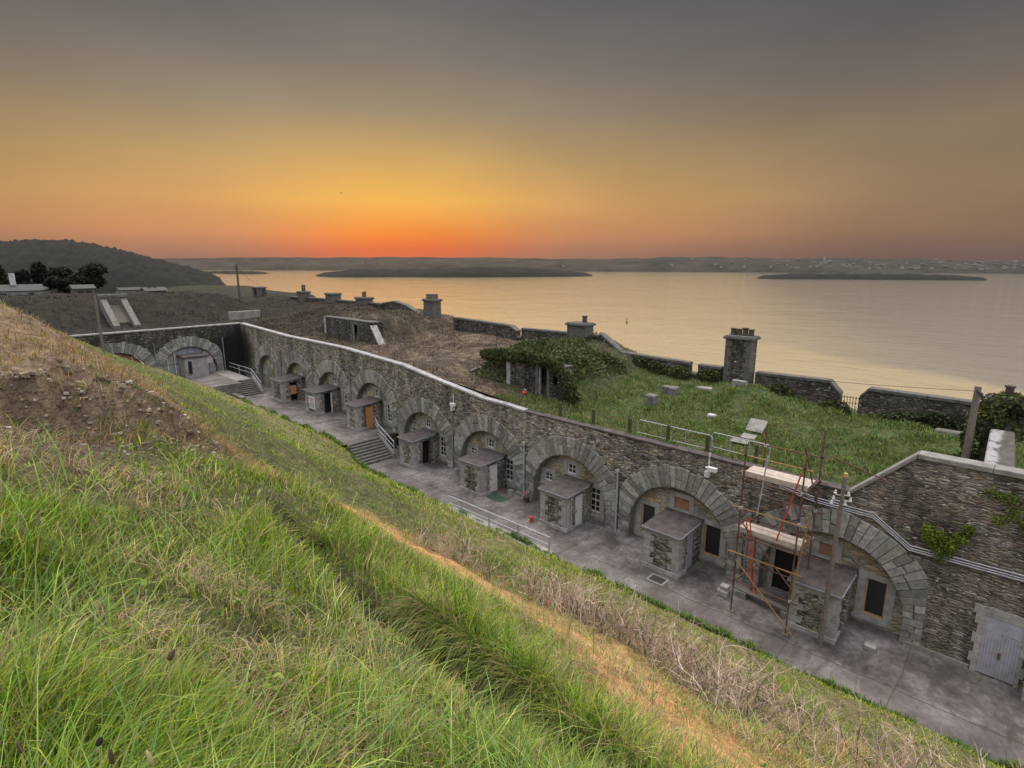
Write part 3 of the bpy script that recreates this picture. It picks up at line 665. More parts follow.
# stone buttress at the foot of the gable and recessed dark niche at its end
t_ = thing('stone_pier', -1.6, WQ-.3, -15.05, 'low square stone pier beside the blue grey double door', 'pier')
mb = MB()
for k in range(3): mb.box(-2.0, -1.28, WQ-.75, WQ-.06, -15.05+.4*k, -15.05+.4*(k+1)-.015)
mb.build('pier_shaft', M['pale_granite'], t_, bevel=.02); MB().slab((-2.05, -13.72), (-1.23, -13.72), WQ-.8, WQ-.06, .12).build('pier_cap', M['cement'], t_, bevel=.02)

# far return wall
rw = thing('return_wall', RETA, 15, -13.75, 'dark stone wall closing the far end of the lane with a blue boarded arch', 'wall')
RA = [(5.85, -12.87), (12.65, -12.87)]
rtop = lambda s: float(np.interp(s, [0, 40], [-7.0, -7.25]))
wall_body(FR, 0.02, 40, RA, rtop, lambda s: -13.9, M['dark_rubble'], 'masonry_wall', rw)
for sc, zb in RA: arch_surround(FR, sc, zb, rw)
cp = MB()
for k in range(14):
    x, y = k*2.8, (k+1)*2.8
    cp.hexa([FR(x+.006, -.08, rtop(x)), FR(y-.006, -.08, rtop(y)), FR(y-.006, .44, rtop(y)), FR(x+.006, .44, rtop(x)), FR(x+.006, -.08, rtop(x)+.16), FR(y-.006, -.08, rtop(y)+.16), FR(y-.006, .44, rtop(y)+.16), FR(x+.006, .44, rtop(x)+.16)])
cp.build('wall_coping', M['coping'], rw, bevel=.02)
for (sc, zb), mat, lab in ((RA[0], 'blue_paint', 'pale blue boarding filling the arch'), (RA[1], 'board_red', 'red brown boarding filling the arch')):
    bd = MB(); zc = arch_z(zb)
    for k in range(8):
        x0, x1 = sc-RAD+RAD*2*k/8+.012, sc-RAD+RAD*2*(k+1)/8-.012
        zz = lambda s: zc+math.sqrt(max(0, RAD*RAD-(s-sc)**2))-.02
        bd.add([FR(x0, REC-.02, zb-1), FR(x1, REC-.02, zb-1), FR(x1, REC-.02, zz(x1)), FR(x0, REC-.02, zz(x0))], [(0, 1, 2, 3)])
    o_ = bd.build('arch_boarding', M[mat], rw); o_['label'] = lab
    tr = MB(); 
    for ds in (-1.5, 0, 1.5): tr.box(RETA+REC-.07, RETA+REC-.03, WQ-sc-ds-.05, WQ-sc-ds+.05, zb-.9, zc+math.sqrt(RAD*RAD-ds*ds)-.06)
    tr.box(RETA+REC-.075, RETA+REC-.035, WQ-sc-RAD+.1, WQ-sc+RAD-.1, zc+.9, zc+1.0)
    tr.build('boarding_rail', M['gutter'], rw)
recess = MB()
for s in (2.2, 9.2): MB().tube([FR(s, -.1, -12.3), FR(s, -.1, -8.4)], .06, 6).build('drainpipe', M['gutter'], rw)
# white notice on the boarded arch
t_ = thing('notice_board', RETA+REC-.1, WQ-3.75, -10.9, 'white notice board fixed on the blue boarded far arch', 'sign')
MB().box(RETA+REC-.12, RETA+REC-.078, WQ-4.3, WQ-3.3, -11.3, -9.9).build('sign_panel', M['white_paint'], t_)
mb = MB()
for k in range(3): mb.box(RETA+REC-.128, RETA+REC-.121, WQ-4.1, WQ-3.55, -10.25-.22*k, -10.16-.22*k)
mb.build('red_lettering', M['sign_red'], t_)

# ------------------------------------------------------------------ porches
def porch(a0, a1, zb, label, door='white', ztop=2.12):
    """stone porch: front face to the lane, doorway in the side that looks along the lane to the right"""
    q0 = 23.24; q1 = WQ+.4
    t_ = thing('stone_porch', (a0+a1)/2, (q0+q1)/2, zb, label, 'porch', 'stone entrance porches along the casemate wall')
    # side doorway between qd0..qd1
    qd0, qd1, zd = q0+.82, q0+1.58, zb+1.95
    zt = zb+ztop
    fr = MB(); fr.box(a0, a1, q0, q0+.3, zb-.05, zt); fr.box(a1-.28, a1, q0+.3, q1, zb-.05, zt+.005)
    fr.box(a0, a0+.28, q0+.3, qd0, zb-.05, zt+.003); fr.box(a0, a0+.28, qd1, q1, zb-.05, zt+.005); fr.box(a0, a0+.28, qd0, qd1, zd, zt+.005)
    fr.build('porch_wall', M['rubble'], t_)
    qn = MB(); k = 0; z = zb
    while z < zt-.05:                                             # dressed corner stones
        h = min(.3, zt-z); wl = .56 if k % 2 else .36
        for x0, x1 in ((a0-.02, a0+wl), (a1-wl, a1+.02)): qn.box(x0, x1, q0-.022, q0+.1, z+.008, z+h-.008)
        qn.box(a0-.022, a0+.1, q0-.02, q0+.92-wl, z+.008, z+h-.008)
        z += h; k += 1
    qn.box(a0+.05, a1-.05, q0-.024, q0+.1, zt-.26, zt-.01); qn.box(a0-.05, a1+.05, q0-.06, q0+.2, zb-.05, zb+.22); qn.box(a0-.06, a0+.2, q0-.05, qd0, zb-.05, zb+.2)
    qn.build('quoins', M['pale_granite'], t_, bevel=.012)
    rf = MB(); rf.hexa([(a0-.1, q0-.1, zt+.005), (a1+.1, q0-.1, zt+.005), (a1+.1, q1, zt+.13), (a0-.1, q1, zt+.13), (a0-.1, q0-.1, zt+.085), (a1+.1, q0-.1, zt+.085), (a1+.1, q1, zt+.23), (a0-.1, q1, zt+.23)])
    rf_ = rf.build('roof', M['lead'], t_)
    gt_ = MB().box(a0-.11, a1+.11, q0-.165, q0-.102, zt-.03, zt+.07); gt_.hexa([(a0-.15, q0-.12, zt-.02), (a0-.103, q0-.12, zt-.02), (a0-.103, q1-.4, zt+.1), (a0-.15, q1-.4, zt+.1), (a0-.15, q0-.12, zt+.08), (a0-.103, q0-.12, zt+.08), (a0-.103, q1-.4, zt+.19), (a0-.15, q1-.4, zt+.19)])
    gt_.build('gutter', M['gutter'], rf_)
    if door in ('white', 'orange', 'blue'):
        d = MB().box(a0+.06, a0+.11, qd0, qd1, zb+.02, zd)
        for k in range(5): d.box(a0+.045, a0+.062, qd0+.02+.15*k, qd0+.14+.15*k, zb+.08, zd-.06)
        d_ = d.build('door', M[{'white': 'white_paint', 'orange': 'wood_orange', 'blue': 'blue_paint'}[door]], t_)
        d_['label'] = {'white': 'white painted door', 'orange': 'orange brown wooden door', 'blue': 'blue grey door'}[door]
        MB().box(a0+.02, a0+.05, qd0+.1, qd0+.16, zb+.92, zb+1.06).build('door_handle', M['iron'], d_)
    else:
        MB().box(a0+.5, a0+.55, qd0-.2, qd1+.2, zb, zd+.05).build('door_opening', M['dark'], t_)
        if door == 'post': MB().box(a0-.03, a0+.06, qd1-.1, qd1, zb, zd).build('door_post', M['white_paint'], t_)
        if door == 'board': MB().box(a0+.07, a0+.12, qd0+.05, qd1-.1, zb+.7, zb+1.6).build('door_board', M['wood_orange'], t_)
    if door in ('white', 'orange', 'open'): MB().tube([(a0-.1, q0+.3, zb+.05), (a0-.1, q0+.3, zt-.05)], .035, 6).build('downpipe', M['galv'], t_)
    if door == 'blind':
        pass
    return t_
Zl, Zu = -15.05, -13.75
porch(4.35, 6.15, Zl, 'stone porch behind the leaning wooden pole, nearest the blue grey doors', 'dark')
porch(11.2, 13.1, Zl, 'stone porch with a broad dark roof and blue grey side door, left of the scaffold', 'blue')
porch(18.1, 20.05, Zl, 'stone porch with a white door, the nearer of two with white doors', 'white')
porch(25.25, 27.25, Zl, 'stone porch with a white door beside the end of the metal railing, farther of two', 'white')
porch(32.6, 34.35, Zl, 'stone porch with an open dark doorway at the foot of the steps', 'open')
porch(40.35, 42.0, Zu, 'stone porch with an orange wooden door at the top of the steps', 'orange')
porch(47.5, 49.6, Zu, 'stone porch with a white warning sign on its front', 'post')
porch(54.6, 57.1, Zu, 'mossy stone porch with a brown board in its doorway, farthest along the lane', 'board')
# sign on the porch
t_ = thing('warning_sign', 48.3, 23.2, -12.9, 'white warning sign with red heading on the front of a stone porch', 'sign')
MB().box(47.6, 48.75, 23.12, 23.19, -13.2, -12.0).build('sign_panel', M['white_paint'], t_)
mb = MB(); mb.box(47.85, 48.5, 23.112, 23.119, -12.3, -12.2); mb.box(47.95, 48.4, 23.112, 23.119, -12.45, -12.36); mb.build('red_lettering', M['sign_red'], t_)
mb = MB()
for k in range(3): mb.box(47.75, 48.6, 23.112, 23.119, -12.66-.17*k, -12.6-.17*k)
mb.build('small_lettering', M['sign_ink'], t_)
# cement hut against the far arch
t_ = thing('cement_hut', 68.4, 19.4, -12.35, 'small pale cement hut with flat roof against the blue boarded far arch', 'hut')
MB().box(67.5, RETA+REC-.1, 18.3, 20.6, -12.4, -10.15).build('hut_wall', M['concrete'], t_, bevel=.02)
MB().box(67.35, RETA+REC-.1, 18.15, 20.75, -10.149, -9.95).build('roof', M['lead'], t_, bevel=.02)
MB().box(67.46, 67.52, 18.6, 18.95, -11.9, -10.5).build('door_slot', M['dark'], t_)

# ------------------------------------------------------------------ steps, rails
def steps(label, a0, a1, q0, q1, z0, z1, n):
    t_ = thing('stone_steps', (a0+a1)/2, (q0+q1)/2, z0, label, 'steps')
    mb = MB()
    for k in range(n):
        x0 = a0+(a1-a0)*k/n; zt = z0+(z1-z0)*(k+1)/n
        mb.box(x0, a1, q0+.001*k, q1-.001*k, z0-.05, zt-.002)
    mb.build('treads', M['dark_cement'], t_, bevel=.015)
    MB().hexa([(a0-.1, q1, z0-.05), (a1, q1, z0-.05), (a1, q1+.25, z0-.05), (a0-.1, q1+.25, z0-.05), (a0-.1, q1, z0+.35), (a1, q1, z1+.25), (a1, q1+.25, z1+.25), (a0-.1, q1+.25, z0+.35)]).build('side_wall', M['cement'], t_)
    return t_
steps('broad flight of stone steps between the two levels of the lane', 35.9, 37.96, 20.75, 23.6, -15.05, -13.755, 8)
# upper lane retaining edge between the steps and the wall
t_ = MB().box(37.7, 37.97, 23.86, 25.2, -15.1, -13.74).build('retaining_wall', M['dark_rubble']); tag(t_, 'low rubble retaining wall beside the broad steps', 'wall')
def rail(label, group, pts, posts, z_under, r=.042, bars=(1.0, .55), mat='galv'):
    t_ = thing('handrail', *pts[0], label, 'railing', group)
    for h in bars: MB().tube([(a, q, z+h) for a, q, z in pts], r, 6).build('rail', M[mat], t_)
    for a, q, z in posts: MB().tube([(a, q, z-.05), (a, q, z+bars[0])], r*1.1, 6).build('post', M[mat], t_)
    return t_
rail('grey tubular handrail sloping down the broad stone steps', None, [(40.6, 25.0, -13.75), (38.1, 23.75, -13.75), (35.9, 23.75, -14.75)], [(40.6, 25, -13.75), (38.1, 23.75, -13.75), (37, 23.75, -14.1), (35.9, 23.75, -14.75)], 0)
rail('long grey tubular railing along the grassy edge of the lane', None, [(25.0, 20.35, -15.0), (23.8, 20.35, -14.95), (17.1, 20.6, -15.0)], [(23.8, 20.35, -15), (21.5, 20.4, -15), (19.3, 20.5, -15), (17.15, 20.6, -15)], 0)
tag(MB().hexa([(17.0, 20.2, -15.1), (25.2, 19.9, -15.1), (25.2, 20.75, -15.1), (17.0, 20.95, -15.1), (17.0, 20.2, -14.9), (25.2, 19.9, -14.8), (25.2, 20.75, -14.8), (17.0, 20.95, -14.9)]).build('concrete_kerb', M['concrete'], None, bevel=.03), 'pale concrete kerb under the long tubular railing', 'kerb')
steps('narrow steps climbing to the landing in the far corner', 60.2, 62.4, 20.6, 23.3, -13.75, -12.4, 8)
tag(MB().box(62.4, 69.45, 21.62, 23.3, -13.8, -12.35).build('stone_landing', M['cement']), 'raised stone landing at the top of the far corner steps', 'landing')
rail('pale tubular handrail around the far corner steps and landing', None, [(68.8, 23.3, -12.35), (62.6, 23.4, -12.35), (60.2, 23.4, -13.5)], [(66, 23.35, -12.35), (62.6, 23.4, -12.35), (61.4, 23.4, -12.95), (60.2, 23.4, -13.5)], 0, .035)

# ------------------------------------------------------------------ parapet, chimneys, shelters on the rampart
PQ = 39.0
def rz(a, q): return float(rampart(np.array([float(a)]), np.array([float(q)]))[0])
def mz(a, q): return float(mound(np.array([float(a)]), np.array([float(q)]))[0])
def parapet(label, pts, q0=PQ, th=.55, sink=1.5):
    """pts: (a, z top) from one end to the other"""
    am = sum(p[0] for p in pts)/len(pts)
    t_ = thing('parapet_wall', am, q0, rz(am, q0), label, 'wall', 'parapet wall sections facing the water')
    mb = MB(); cp = MB()
    for (a0, z0), (a1, z1) in zip(pts[:-1], pts[1:]):
        b0, b1 = min(z0-.5, rz(a0, q0)-sink), min(z1-.5, rz(a1, q0)-sink)
        mb.hexa([(a0, q0, b0), (a1, q0, b1), (a1, q0+th, b1), (a0, q0+th, b0), (a0, q0, z0-.2), (a1, q0, z1-.2), (a1, q0+th, z1-.2), (a0, q0+th, z0-.2)])
        n = max(1, round(abs(a1-a0)/1.5))
        for k in range(n):
            x0, x1 = a0+(a1-a0)*k/n, a0+(a1-a0)*(k+1)/n; y0, y1 = z0+(z1-z0)*k/n, z0+(z1-z0)*(k+1)/n
            e = .006 if a1 > a0 else -.006
            cp.slab((x0+e, y0), (x1-e, y1), q0-.07, q0+th+.07, .2)
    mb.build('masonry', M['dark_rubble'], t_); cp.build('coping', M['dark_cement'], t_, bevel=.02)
    return t_
parapet('parapet wall section between the iron gate and the ivy covered chimney', [(7.7, -7.95), (7.25, -7.4), (2.9, -7.42), (-3, -7.45)])
parapet('parapet wall section with a sloped end, between the tall chimney with four pots and the gate', [(14.1, -7.32), (9.45, -7.23), (8.75, -7.95)])
parapet('short parapet wall section just left of the tall chimney with four pots', [(18.3, -7.3), (16.5, -7.3)])
parapet('parapet wall section running down from the ivy covered shelter', [(27.2, -5.7), (25.0, -7.1), (19.0, -7.25)])
parapet('parapet wall section behind the squat chimney and the ivy covered shelter', [(36.35, -6.0), (27.3, -5.9)])
parapet('parapet wall section with a chipped end, right of the far twin block chimney', [(46.4, -5.6), (37.9, -5.85), (36.95, -6.3)])
parapet('low parapet sill in the gap beside the ivy covered shelter', [(36.94, -6.85), (36.36, -6.85)])
parapet('low parapet sill next to the short wall left of the tall chimney', [(18.98, -8.0), (18.32, -8.0)])
parapet('curved pale parapet wall dipping to the twin block chimney', [(60, -4.7), (57.5, -4.35), (55, -4.75), (53, -5.45), (50.2, -5.9), (48, -6.1)])
parapet('far dark parapet wall between the distant chimneys', [(86, -4.9), (78, -4.8), (60.3, -4.8)])

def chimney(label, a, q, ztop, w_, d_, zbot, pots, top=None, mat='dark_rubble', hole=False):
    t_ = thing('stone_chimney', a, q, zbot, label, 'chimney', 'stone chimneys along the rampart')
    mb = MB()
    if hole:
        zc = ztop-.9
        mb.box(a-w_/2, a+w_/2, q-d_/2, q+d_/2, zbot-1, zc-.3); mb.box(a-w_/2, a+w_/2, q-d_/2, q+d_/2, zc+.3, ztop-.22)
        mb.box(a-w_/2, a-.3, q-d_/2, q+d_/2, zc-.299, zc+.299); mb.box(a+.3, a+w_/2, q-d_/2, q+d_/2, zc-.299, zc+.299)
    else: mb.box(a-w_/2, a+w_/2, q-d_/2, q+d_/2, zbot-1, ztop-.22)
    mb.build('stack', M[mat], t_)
    for s in (-1, 1):
        qn = MB(); z = zbot-.5; k = 0
        while z < ztop-.25:
            h = min(.36, ztop-.23-z); wl = .46 if k % 2 else .3
            x0, x1 = (a-w_/2-.02, a-w_/2+wl) if s < 0 else (a+w_/2-wl, a+w_/2+.02)
            qn.box(x0, x1, q-d_/2-.02, q-d_/2+.3, z+.006, z+h-.006)
            if s < 0: qn.box(x0, x0+.3, q-d_/2+.301, q-d_/2+.9-wl+.2, z+.006, z+h-.006)
            z += h; k += 1
        qn.build('quoins', M['dark_cement'], t_)
    MB().box(a-w_/2-.16, a+w_/2+.16, q-d_/2-.16, q+d_/2+.16, ztop-.219, ztop-.02).box(a-w_/2-.08, a+w_/2+.08, q-d_/2-.08, q+d_/2+.08, ztop-.019, ztop+.04).build('cap', M['dark_cement'], t_, bevel=.03)
    for k, (dx, h, r) in enumerate(pots):
        MB().tube([(a+dx, q, ztop+.03), (a+dx, q, ztop+h*.85), (a+dx, q, ztop+h*.86), (a+dx, q, ztop+h)], [r, r*.88, r*1.12, r*1.12], 10).build('chimney_pot', M['clay'], t_)
    if top: MB().box(a-top[0]/2, a+top[0]/2, q-top[1]/2, q+top[1]/2, ztop+.04, ztop+top[2]).build('upper_block', M['dark_cement'], t_, bevel=.02)
    return t_
chimney('tall stone chimney with a row of four stubby pots on the right of the rampart', 15.35, 39.3, -4.95, 1.75, 1.15, -8.4, [(-.62, .5, .2), (-.2, .58, .19), (.22, .48, .2), (.62, .5, .2)])
chimney('squat chimney with one dark pot rising out of the ivy mound', 29.0, 38.6, -4.95, 1.9, 1.2, -6.4, [(.45*-1, .62, .22)], mat='dark_cement')
chimney('chimney with a smaller block on its cap where the parapet breaks', 49.0, 38.2, -3.75, 1.65, 1.1, -6.6, [], top=(1.1, .8, .55), mat='dark_cement')
chimney('distant wide chimney with two thin pots on its left cap, third from the telegraph pole', 64.2, 39, -4.2, 2.1, 1.3, -5.3, [(-.3, .75, .13), (.2, .65, .13)], mat='dark_cement')
chimney('distant plain chimney without pots, nearest the sunset glow', 72.2, 39, -3.95, 1.9, 1.3, -5.4, [], mat='dark_cement')
chimney('distant chimney with two tall thin pots, second from the telegraph pole', 81, 39, -4.0, 1.6, 1.2, -5.6, [(-.32, .95, .14), (.32, .95, .14)], mat='dark_cement')
chimney('farthest chimney block pierced by a small square hole, beside the telegraph pole', 97.3, 39, -3.8, 2.1, 1.4, -5.3, [], hole=True)

# iron gate
t_ = thing('iron_gate', 8.22, PQ+.2, rz(8.2, PQ), 'thin barred iron gate in the gap of the parapet wall', 'gate')
mb = MB()
for k in range(7): mb.tube([(7.75+.95*k/6, PQ+.2, -9.4), (7.75+.95*k/6, PQ+.2, -8.1)], .018, 5)
mb.build('gate_bars', M['iron'], t_)
mb = MB()
for z in (-9.2, -8.9, -8.55, -8.2): mb.tube([(7.72, PQ+.2, z), (8.73, PQ+.2, z)], .018, 5)
mb.build('gate_rails', M['iron'], t_)

# ivy covered shelter
def shelter(label, a0, a1, q, zf, zt, d0, d1, wing, win=None, mat='dark_rubble'):
    t_ = thing('stone_shelter', (a0+a1)/2, q, zf, label, 'shelter')
    mb = MB(); dz = zf+1.85
    cuts = [(d0, d1, zf-.3, dz)]+([win] if win else [])
    S = sorted({a0, a1, *[c[0] for c in cuts], *[c[1] for c in cuts]})
    for x, y in zip(S[:-1], S[1:]):
        z = zf-.8
        for c in sorted([c for c in cuts if c[0] <= x+1e-6 and c[1] >= y-1e-6], key=lambda c: c[2]):
            if c[2] > z+.31: mb.box(x, y, q, q+.2, z, c[2])
            z = c[3]
        mb.box(x, y, q, q+.2, z, zt)
    mb.box(a0, a0+.45, q+.201, q+1.2, zf-.8, zt); mb.box(a1-.45, a1, q+.201, q+1.2, zf-.8, zt)
    mb.build('front_wall', M[mat], t_)
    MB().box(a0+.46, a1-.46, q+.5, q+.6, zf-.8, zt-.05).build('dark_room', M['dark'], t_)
    MB().box(a0-.03, a1+.03, q-.03, q+1.0, zt+.002, zt+.1).build('roof_slab', M['dark_cement'], t_, bevel=.03)
    fr = MB().box(d0-.22, d0, q-.05, q+.15, zf-.3, dz).box(d1, d1+.22, q-.05, q+.15, zf-.3, dz).box(d0-.22, d1+.22, q-.05, q+.15, dz, dz+.28)
    f_ = fr.build('doorway', M['dark_cement'], t_)
    MB().box(d1-.1, d1-.02, q+.02, q+.2, zf-.2, dz-.03).build('door_post', M['pale_granite'], f_)
    MB().box(a1-.35, a1+.03, q-.035, q+.4, zf-.6, zt-.01).build('corner_pier', M['pale_granite'], t_, bevel=.03)
    if wing:
        (x0, z0), (x1, z1) = wing
        MB().hexa([(x0, q-.2, zf-.8), (x1, q-.2, zf-.8), (x1, q+.4, zf-.8), (x0, q+.4, zf-.8), (x0, q-.2, z0-.2), (x1, q-.2, z1-.2), (x1, q+.4, z1-.2), (x0, q+.4, z0-.2)]).build('wing_wall', M[mat], t_)
        MB().slab((x0, z0), (x1, z1), q-.26, q+.46, .19).build('wing_coping', M['pale_granite'], t_)
    return t_
shelter('ivy covered stone shelter with a narrow dark doorway and tiny window beside the green', 22.6, 27.8, 28.3, -8.75, -6.75, 23.95, 24.75, None, (23.05, 23.45, -8.0, -7.35))
shelter('earth covered stone shelter with a sloping pale wing wall on the brown rampart', 46.6, 56, 29.0, -7.75, -5.55, 49.2, 50.3, ((46.5, -5.75), (45.0, -7.7)))
# bank steps with concrete cheeks
t_ = thing('bank_stair', 74, 14.5, -6.7, 'pair of pale sloping concrete cheek walls flanking a dark opening in the bank', 'stair')
for q0, q1 in ((13.15, 13.75), (15.05, 15.65)):
    MB().hexa([(71.8, q0, -7.6), (77.2, q0, -7.0), (77.2, q1, -7.0), (71.8, q1, -7.6), (71.8, q0, -6.5), (77.2, q0, -3.6), (77.2, q1, -3.6), (71.8, q1, -6.5)]).build('cheek_wall', M['old_stone'], t_, bevel=.03)
MB().box(76.6, 77.1, 13.0, 15.8, -3.595, -3.35).build('lintel', M['old_stone'], t_, bevel=.03)
MB().hexa([(73.4, 13.751, -7), (77, 13.751, -7), (77, 15.049, -7), (73.4, 15.049, -7), (73.4, 13.751, -6.3), (77, 13.751, -4.6), (77, 15.049, -4.6), (73.4, 15.049, -6.3)]).build('dark_flight', M['wood_dark'], t_)
tag(MB().box(72.6, 73, 25.2, 29.0, -7.6, -5.75).build('concrete_wall', M['cement'], None, bevel=.04), 'low pale concrete wall block on the bank above the far corner', 'wall')

m, t, b = newmat('flaking_whitewash', .85); p = pos(t); x_ = N(t, 'ShaderNodeSeparateXYZ'); link(t, mixv(t, p, .5), x_.inputs[0])
f1 = maprange(t, x_.outputs[0], -.28, -.45); f2 = maprange(t, noise(t, p, 2.2, 5, .7), .40, .48)
c1 = ramp_out(t, noise(t, p, 3, 5), [(.35, (.045, .042, .04)), (.65, (.085, .08, .078))])
link(t, mixc(t, math_n(t, 'MULTIPLY', f1, f2), c1, (.24, .235, .25)), b.inputs['Base Color']); M['flaking_whitewash'] = m
# whitewashed wall, chimney stub at the right edge
t_ = thing('end_wall', .5, 28, -9, 'short whitewashed wall running seaward from the gable coping to the ivy', 'wall')
MB().hexa([(.02, 25.76, -9.6), (.92, 25.76, -9.6), (1.1, 31, -9.6), (.3, 31, -9.6), (.02, 25.76, -7.3), (.92, 25.76, -7.3), (1.1, 31, -6.95), (.3, 31, -6.95)]).build('wall_body', M['flaking_whitewash'], t_, bevel=.04)
chimney('ivy smothered chimney stub at the right end of the rampart', .85, 32.2, -5.75, 1.0, 1.0, -8.9, [(-.1, .55, .17)])
# poles
def pole(label, a, q, z0, z1, r, mat='wood_grey', lean=(0, 0), arms=(), ins=0):
    t_ = thing('wooden_pole', a, q, z0, label, 'pole')
    MB().tube([(a, q, z0-.3), (a+lean[0]*.5, q+lean[1]*.5, (z0+z1)/2), (a+lean[0], q+lean[1], z1)], [r, r*.88, r*.74], 10).build('pole_shaft', M[mat], t_)
    for z, half in arms: MB().box(a+lean[0]-half, a+lean[0]+half, q+lean[1]-.16, q+lean[1]-.07, z, z+.11).build('crossarm', M['wood_dark'], t_)
    return t_
t_ = pole('weathered wooden pole with white insulators leaning in front of a stone porch', 4.72, 22.85, -15.05, -7.8, .105, lean=(-.12, -.05))
for k, (da, dz) in enumerate([(-.22, -.62), (.22, -.66), (-.3, -.82), (.26, -.9), (-.15, -1.02), (.3, -1.1)]):
    a, z = 4.62+da, -7.85+dz
    MB().tube([(4.62, 22.78, z-.03), (a, 22.68, z-.03), (a, 22.68, z+.02)], .014, 5).tube([(a, 22.68, z), (a, 22.68, z+.05), (a, 22.68, z+.06), (a, 22.68, z+.14)], [.055, .06, .04, .035], 8).build('insulator', M['white_paint'], t_)
MB().tube([(4.6, 22.8, -7.8), (4.6, 22.8, -7.66)], [.09, .07], 10).build('pole_cap', M['wood_orange'], t_)
t_ = pole('wooden pole standing on the grass beside the ivy covered chimney stub', 1.7, 30.1, -9.4, -5.05, .16)
MB().tube([(1.7, 30, -5.2), (1.55, 29.9, -5.3), (1.5, 29.9, -5.5)], .06, 6).build('insulator', M['iron'], t_)
def sag(p, q_, s, n=14):
    p, q_ = Vector(p), Vector(q_); return [tuple(p.lerp(q_, k/n)-Vector((0, 0, s*4*(k/n)*(1-k/n)))) for k in range(n+1)]
tag(MB().tube(sag((1.7, 30.1, -5.25), (20, 38.8, -7.2), .3), .014, 4).build('overhead_cable', M['iron']), 'thin dark cable hanging from the right pole across to the parapet', 'cable')
pole('thin leaning wooden pole rising before the far wall at left', 62, 10.28, -8.2, -2.72, .13, 'wood_grey')
pole('telegraph pole with a short crossarm on the bank against the water', 80, 29.35, -5.3, 0, .15, 'wood_dark', arms=[(-.45, .75), (-.75, .55)])
tag(MB().tube(sag((80, 29.4, -.3), (97, 38.9, -3.4), .4), .02, 4).build('overhead_cable', M['iron']), 'thin cable running from the telegraph pole to the farthest chimney', 'cable')

# fences and barriers behind the coping
t_ = thing('wooden_fence', 15, 25.85, -9.35, 'wire fence on mossy wooden posts along the grassy wall top', 'fence')
for a in (20.8, 18.3, 15.85, 13.5, 11.35, 8.95):
    h = random.uniform(.95, 1.1); MB().box(a-.075, a+.075, 25.78, 25.93, -9.6, -9.32+h, jit=.015).build('fence_post', M['moss_wood'], t_)
for h in (.4, .8): MB().tube([(20.8+2-k*1.0, 25.85, -9.32+h-.03*(k % 2)) for k in range(15)], .014, 4).build('fence_wire', M['rust'], t_)
t_ = thing('iron_fence', 32, 25.8, -8.9, 'rusty thin iron post fence behind the white coping on brown ground', 'fence')
fp = [(40.5, -6.75), (38.2, -7.04), (35.65, -7.48), (33.2, -7.96), (30.9, -8.3), (28.6, -8.35), (26.3, -8.4), (24.2, -8.45)]
for a, z in fp: MB().tube([(a, 25.75, z-1.3), (a, 25.75, z)], .035, 6).build('fence_post', M['rust'], t_)
for dz in (-.08, -.5): MB().tube([(a, 25.75, z+dz) for a, z in fp], .013, 4).build('fence_wire', M['rust'], t_)
def barrier(label, a0, a1, q0, q1, z0, h):
    t_ = thing('crowd_barrier', (a0+a1)/2, q0, z0, label, 'barrier', 'tubular barriers along the wall top')
    p = lambda f, z: (a0+(a1-a0)*f, q0+(q1-q0)*f, z)
    MB().tube([p(0, z0), p(0, z0+h-.15), p(.03, z0+h), p(.97, z0+h), p(1, z0+h-.15), p(1, z0)], .026, 7).build('frame', M['galv'], t_)
    MB().tube([p(0, z0+.22), p(1, z0+.22)], .022, 6).build('lower_rail', M['galv'], t_)
    for f in (.33, .66): MB().tube([p(f, z0+.22), p(f, z0+h)], .018, 6).build('upright', M['galv'], t_)
barrier('galvanised tubular barrier, the left one behind the fence posts', 15.5, 11.2, 26.15, 26.1, -9.35, .95)
barrier('galvanised tubular barrier with rounded corner next to the scaffold', 11.4, 8.5, 26.45, 26.3, -9.3, .98)

# scaffold
t_ = thing('scaffold', 7, 23.4, -15.05, 'rusty tube scaffold tower with pale plank decks against the wall', 'scaffold')
UP = [(8.25, 22.55, -15.05, -7.4), (8.1, 24.35, -15.05, -6.75), (5.95, 22.55, -15.05, -7.3), (5.85, 24.35, -15.05, -6.6)]
for a, q, z0, z1 in UP: MB().tube([(a, q, z0), (a-.02, q, z1)], .033, 7).build('upright', M['rust'], t_)
for i, (a, q, z0, z1) in enumerate(UP): MB().box(a-.12, a+.12, q-.12, q+.12, -15.05, -15.01).build('base_plate', M['wood_grey'], t_)
for z, m in ((-13.5, 'rust'), (-12.2, 'yellow_steel'), (-11.35, 'rust'), (-10.1, 'yellow_steel'), (-8.8, 'rust'), (-7.75, 'yellow_steel')):
    MB().tube([(8.55, 22.5, z), (5.6, 22.5, z-.04)], .032, 6).build('ledger', M[m], t_)
    MB().tube([(8.45, 24.4, z), (5.5, 24.4, z-.03)], .032, 6).build('ledger', M['rust'], t_)
for z in (-13.45, -11.3, -8.75):
    for a in (8.17, 5.9): MB().tube([(a-.06, 22.3, z), (a-.06, 24.6, z)], .032, 6).build('transom', M['rust'], t_)
for z in (-13.5, -11.35, -10.1, -8.8, -7.75):
    for a, q in ((8.2, 22.52), (5.92, 22.52), (8.07, 24.37), (5.83, 24.37)): MB().box(a-.055, a+.055, q-.06, q+.06, z-.06, z+.05, jit=.006).build('coupler', M['iron'] if random.random() < .5 else M['galv'], t_)
MB().tube([(8.2, 22.45, -12.5), (5.7, 22.45, -14.9)], .03, 6).build('brace', M['yellow_steel'], t_)
MB().tube([(8.1, 22.45, -10.7), (5.9, 22.45, -12.9)], .03, 6).build('brace', M['rust'], t_)
MB().tube([(6.05, 22.58, -8.0), (6.7, 22.58, -11.1)], .03, 6).build('brace', M['red_steel'], t_)
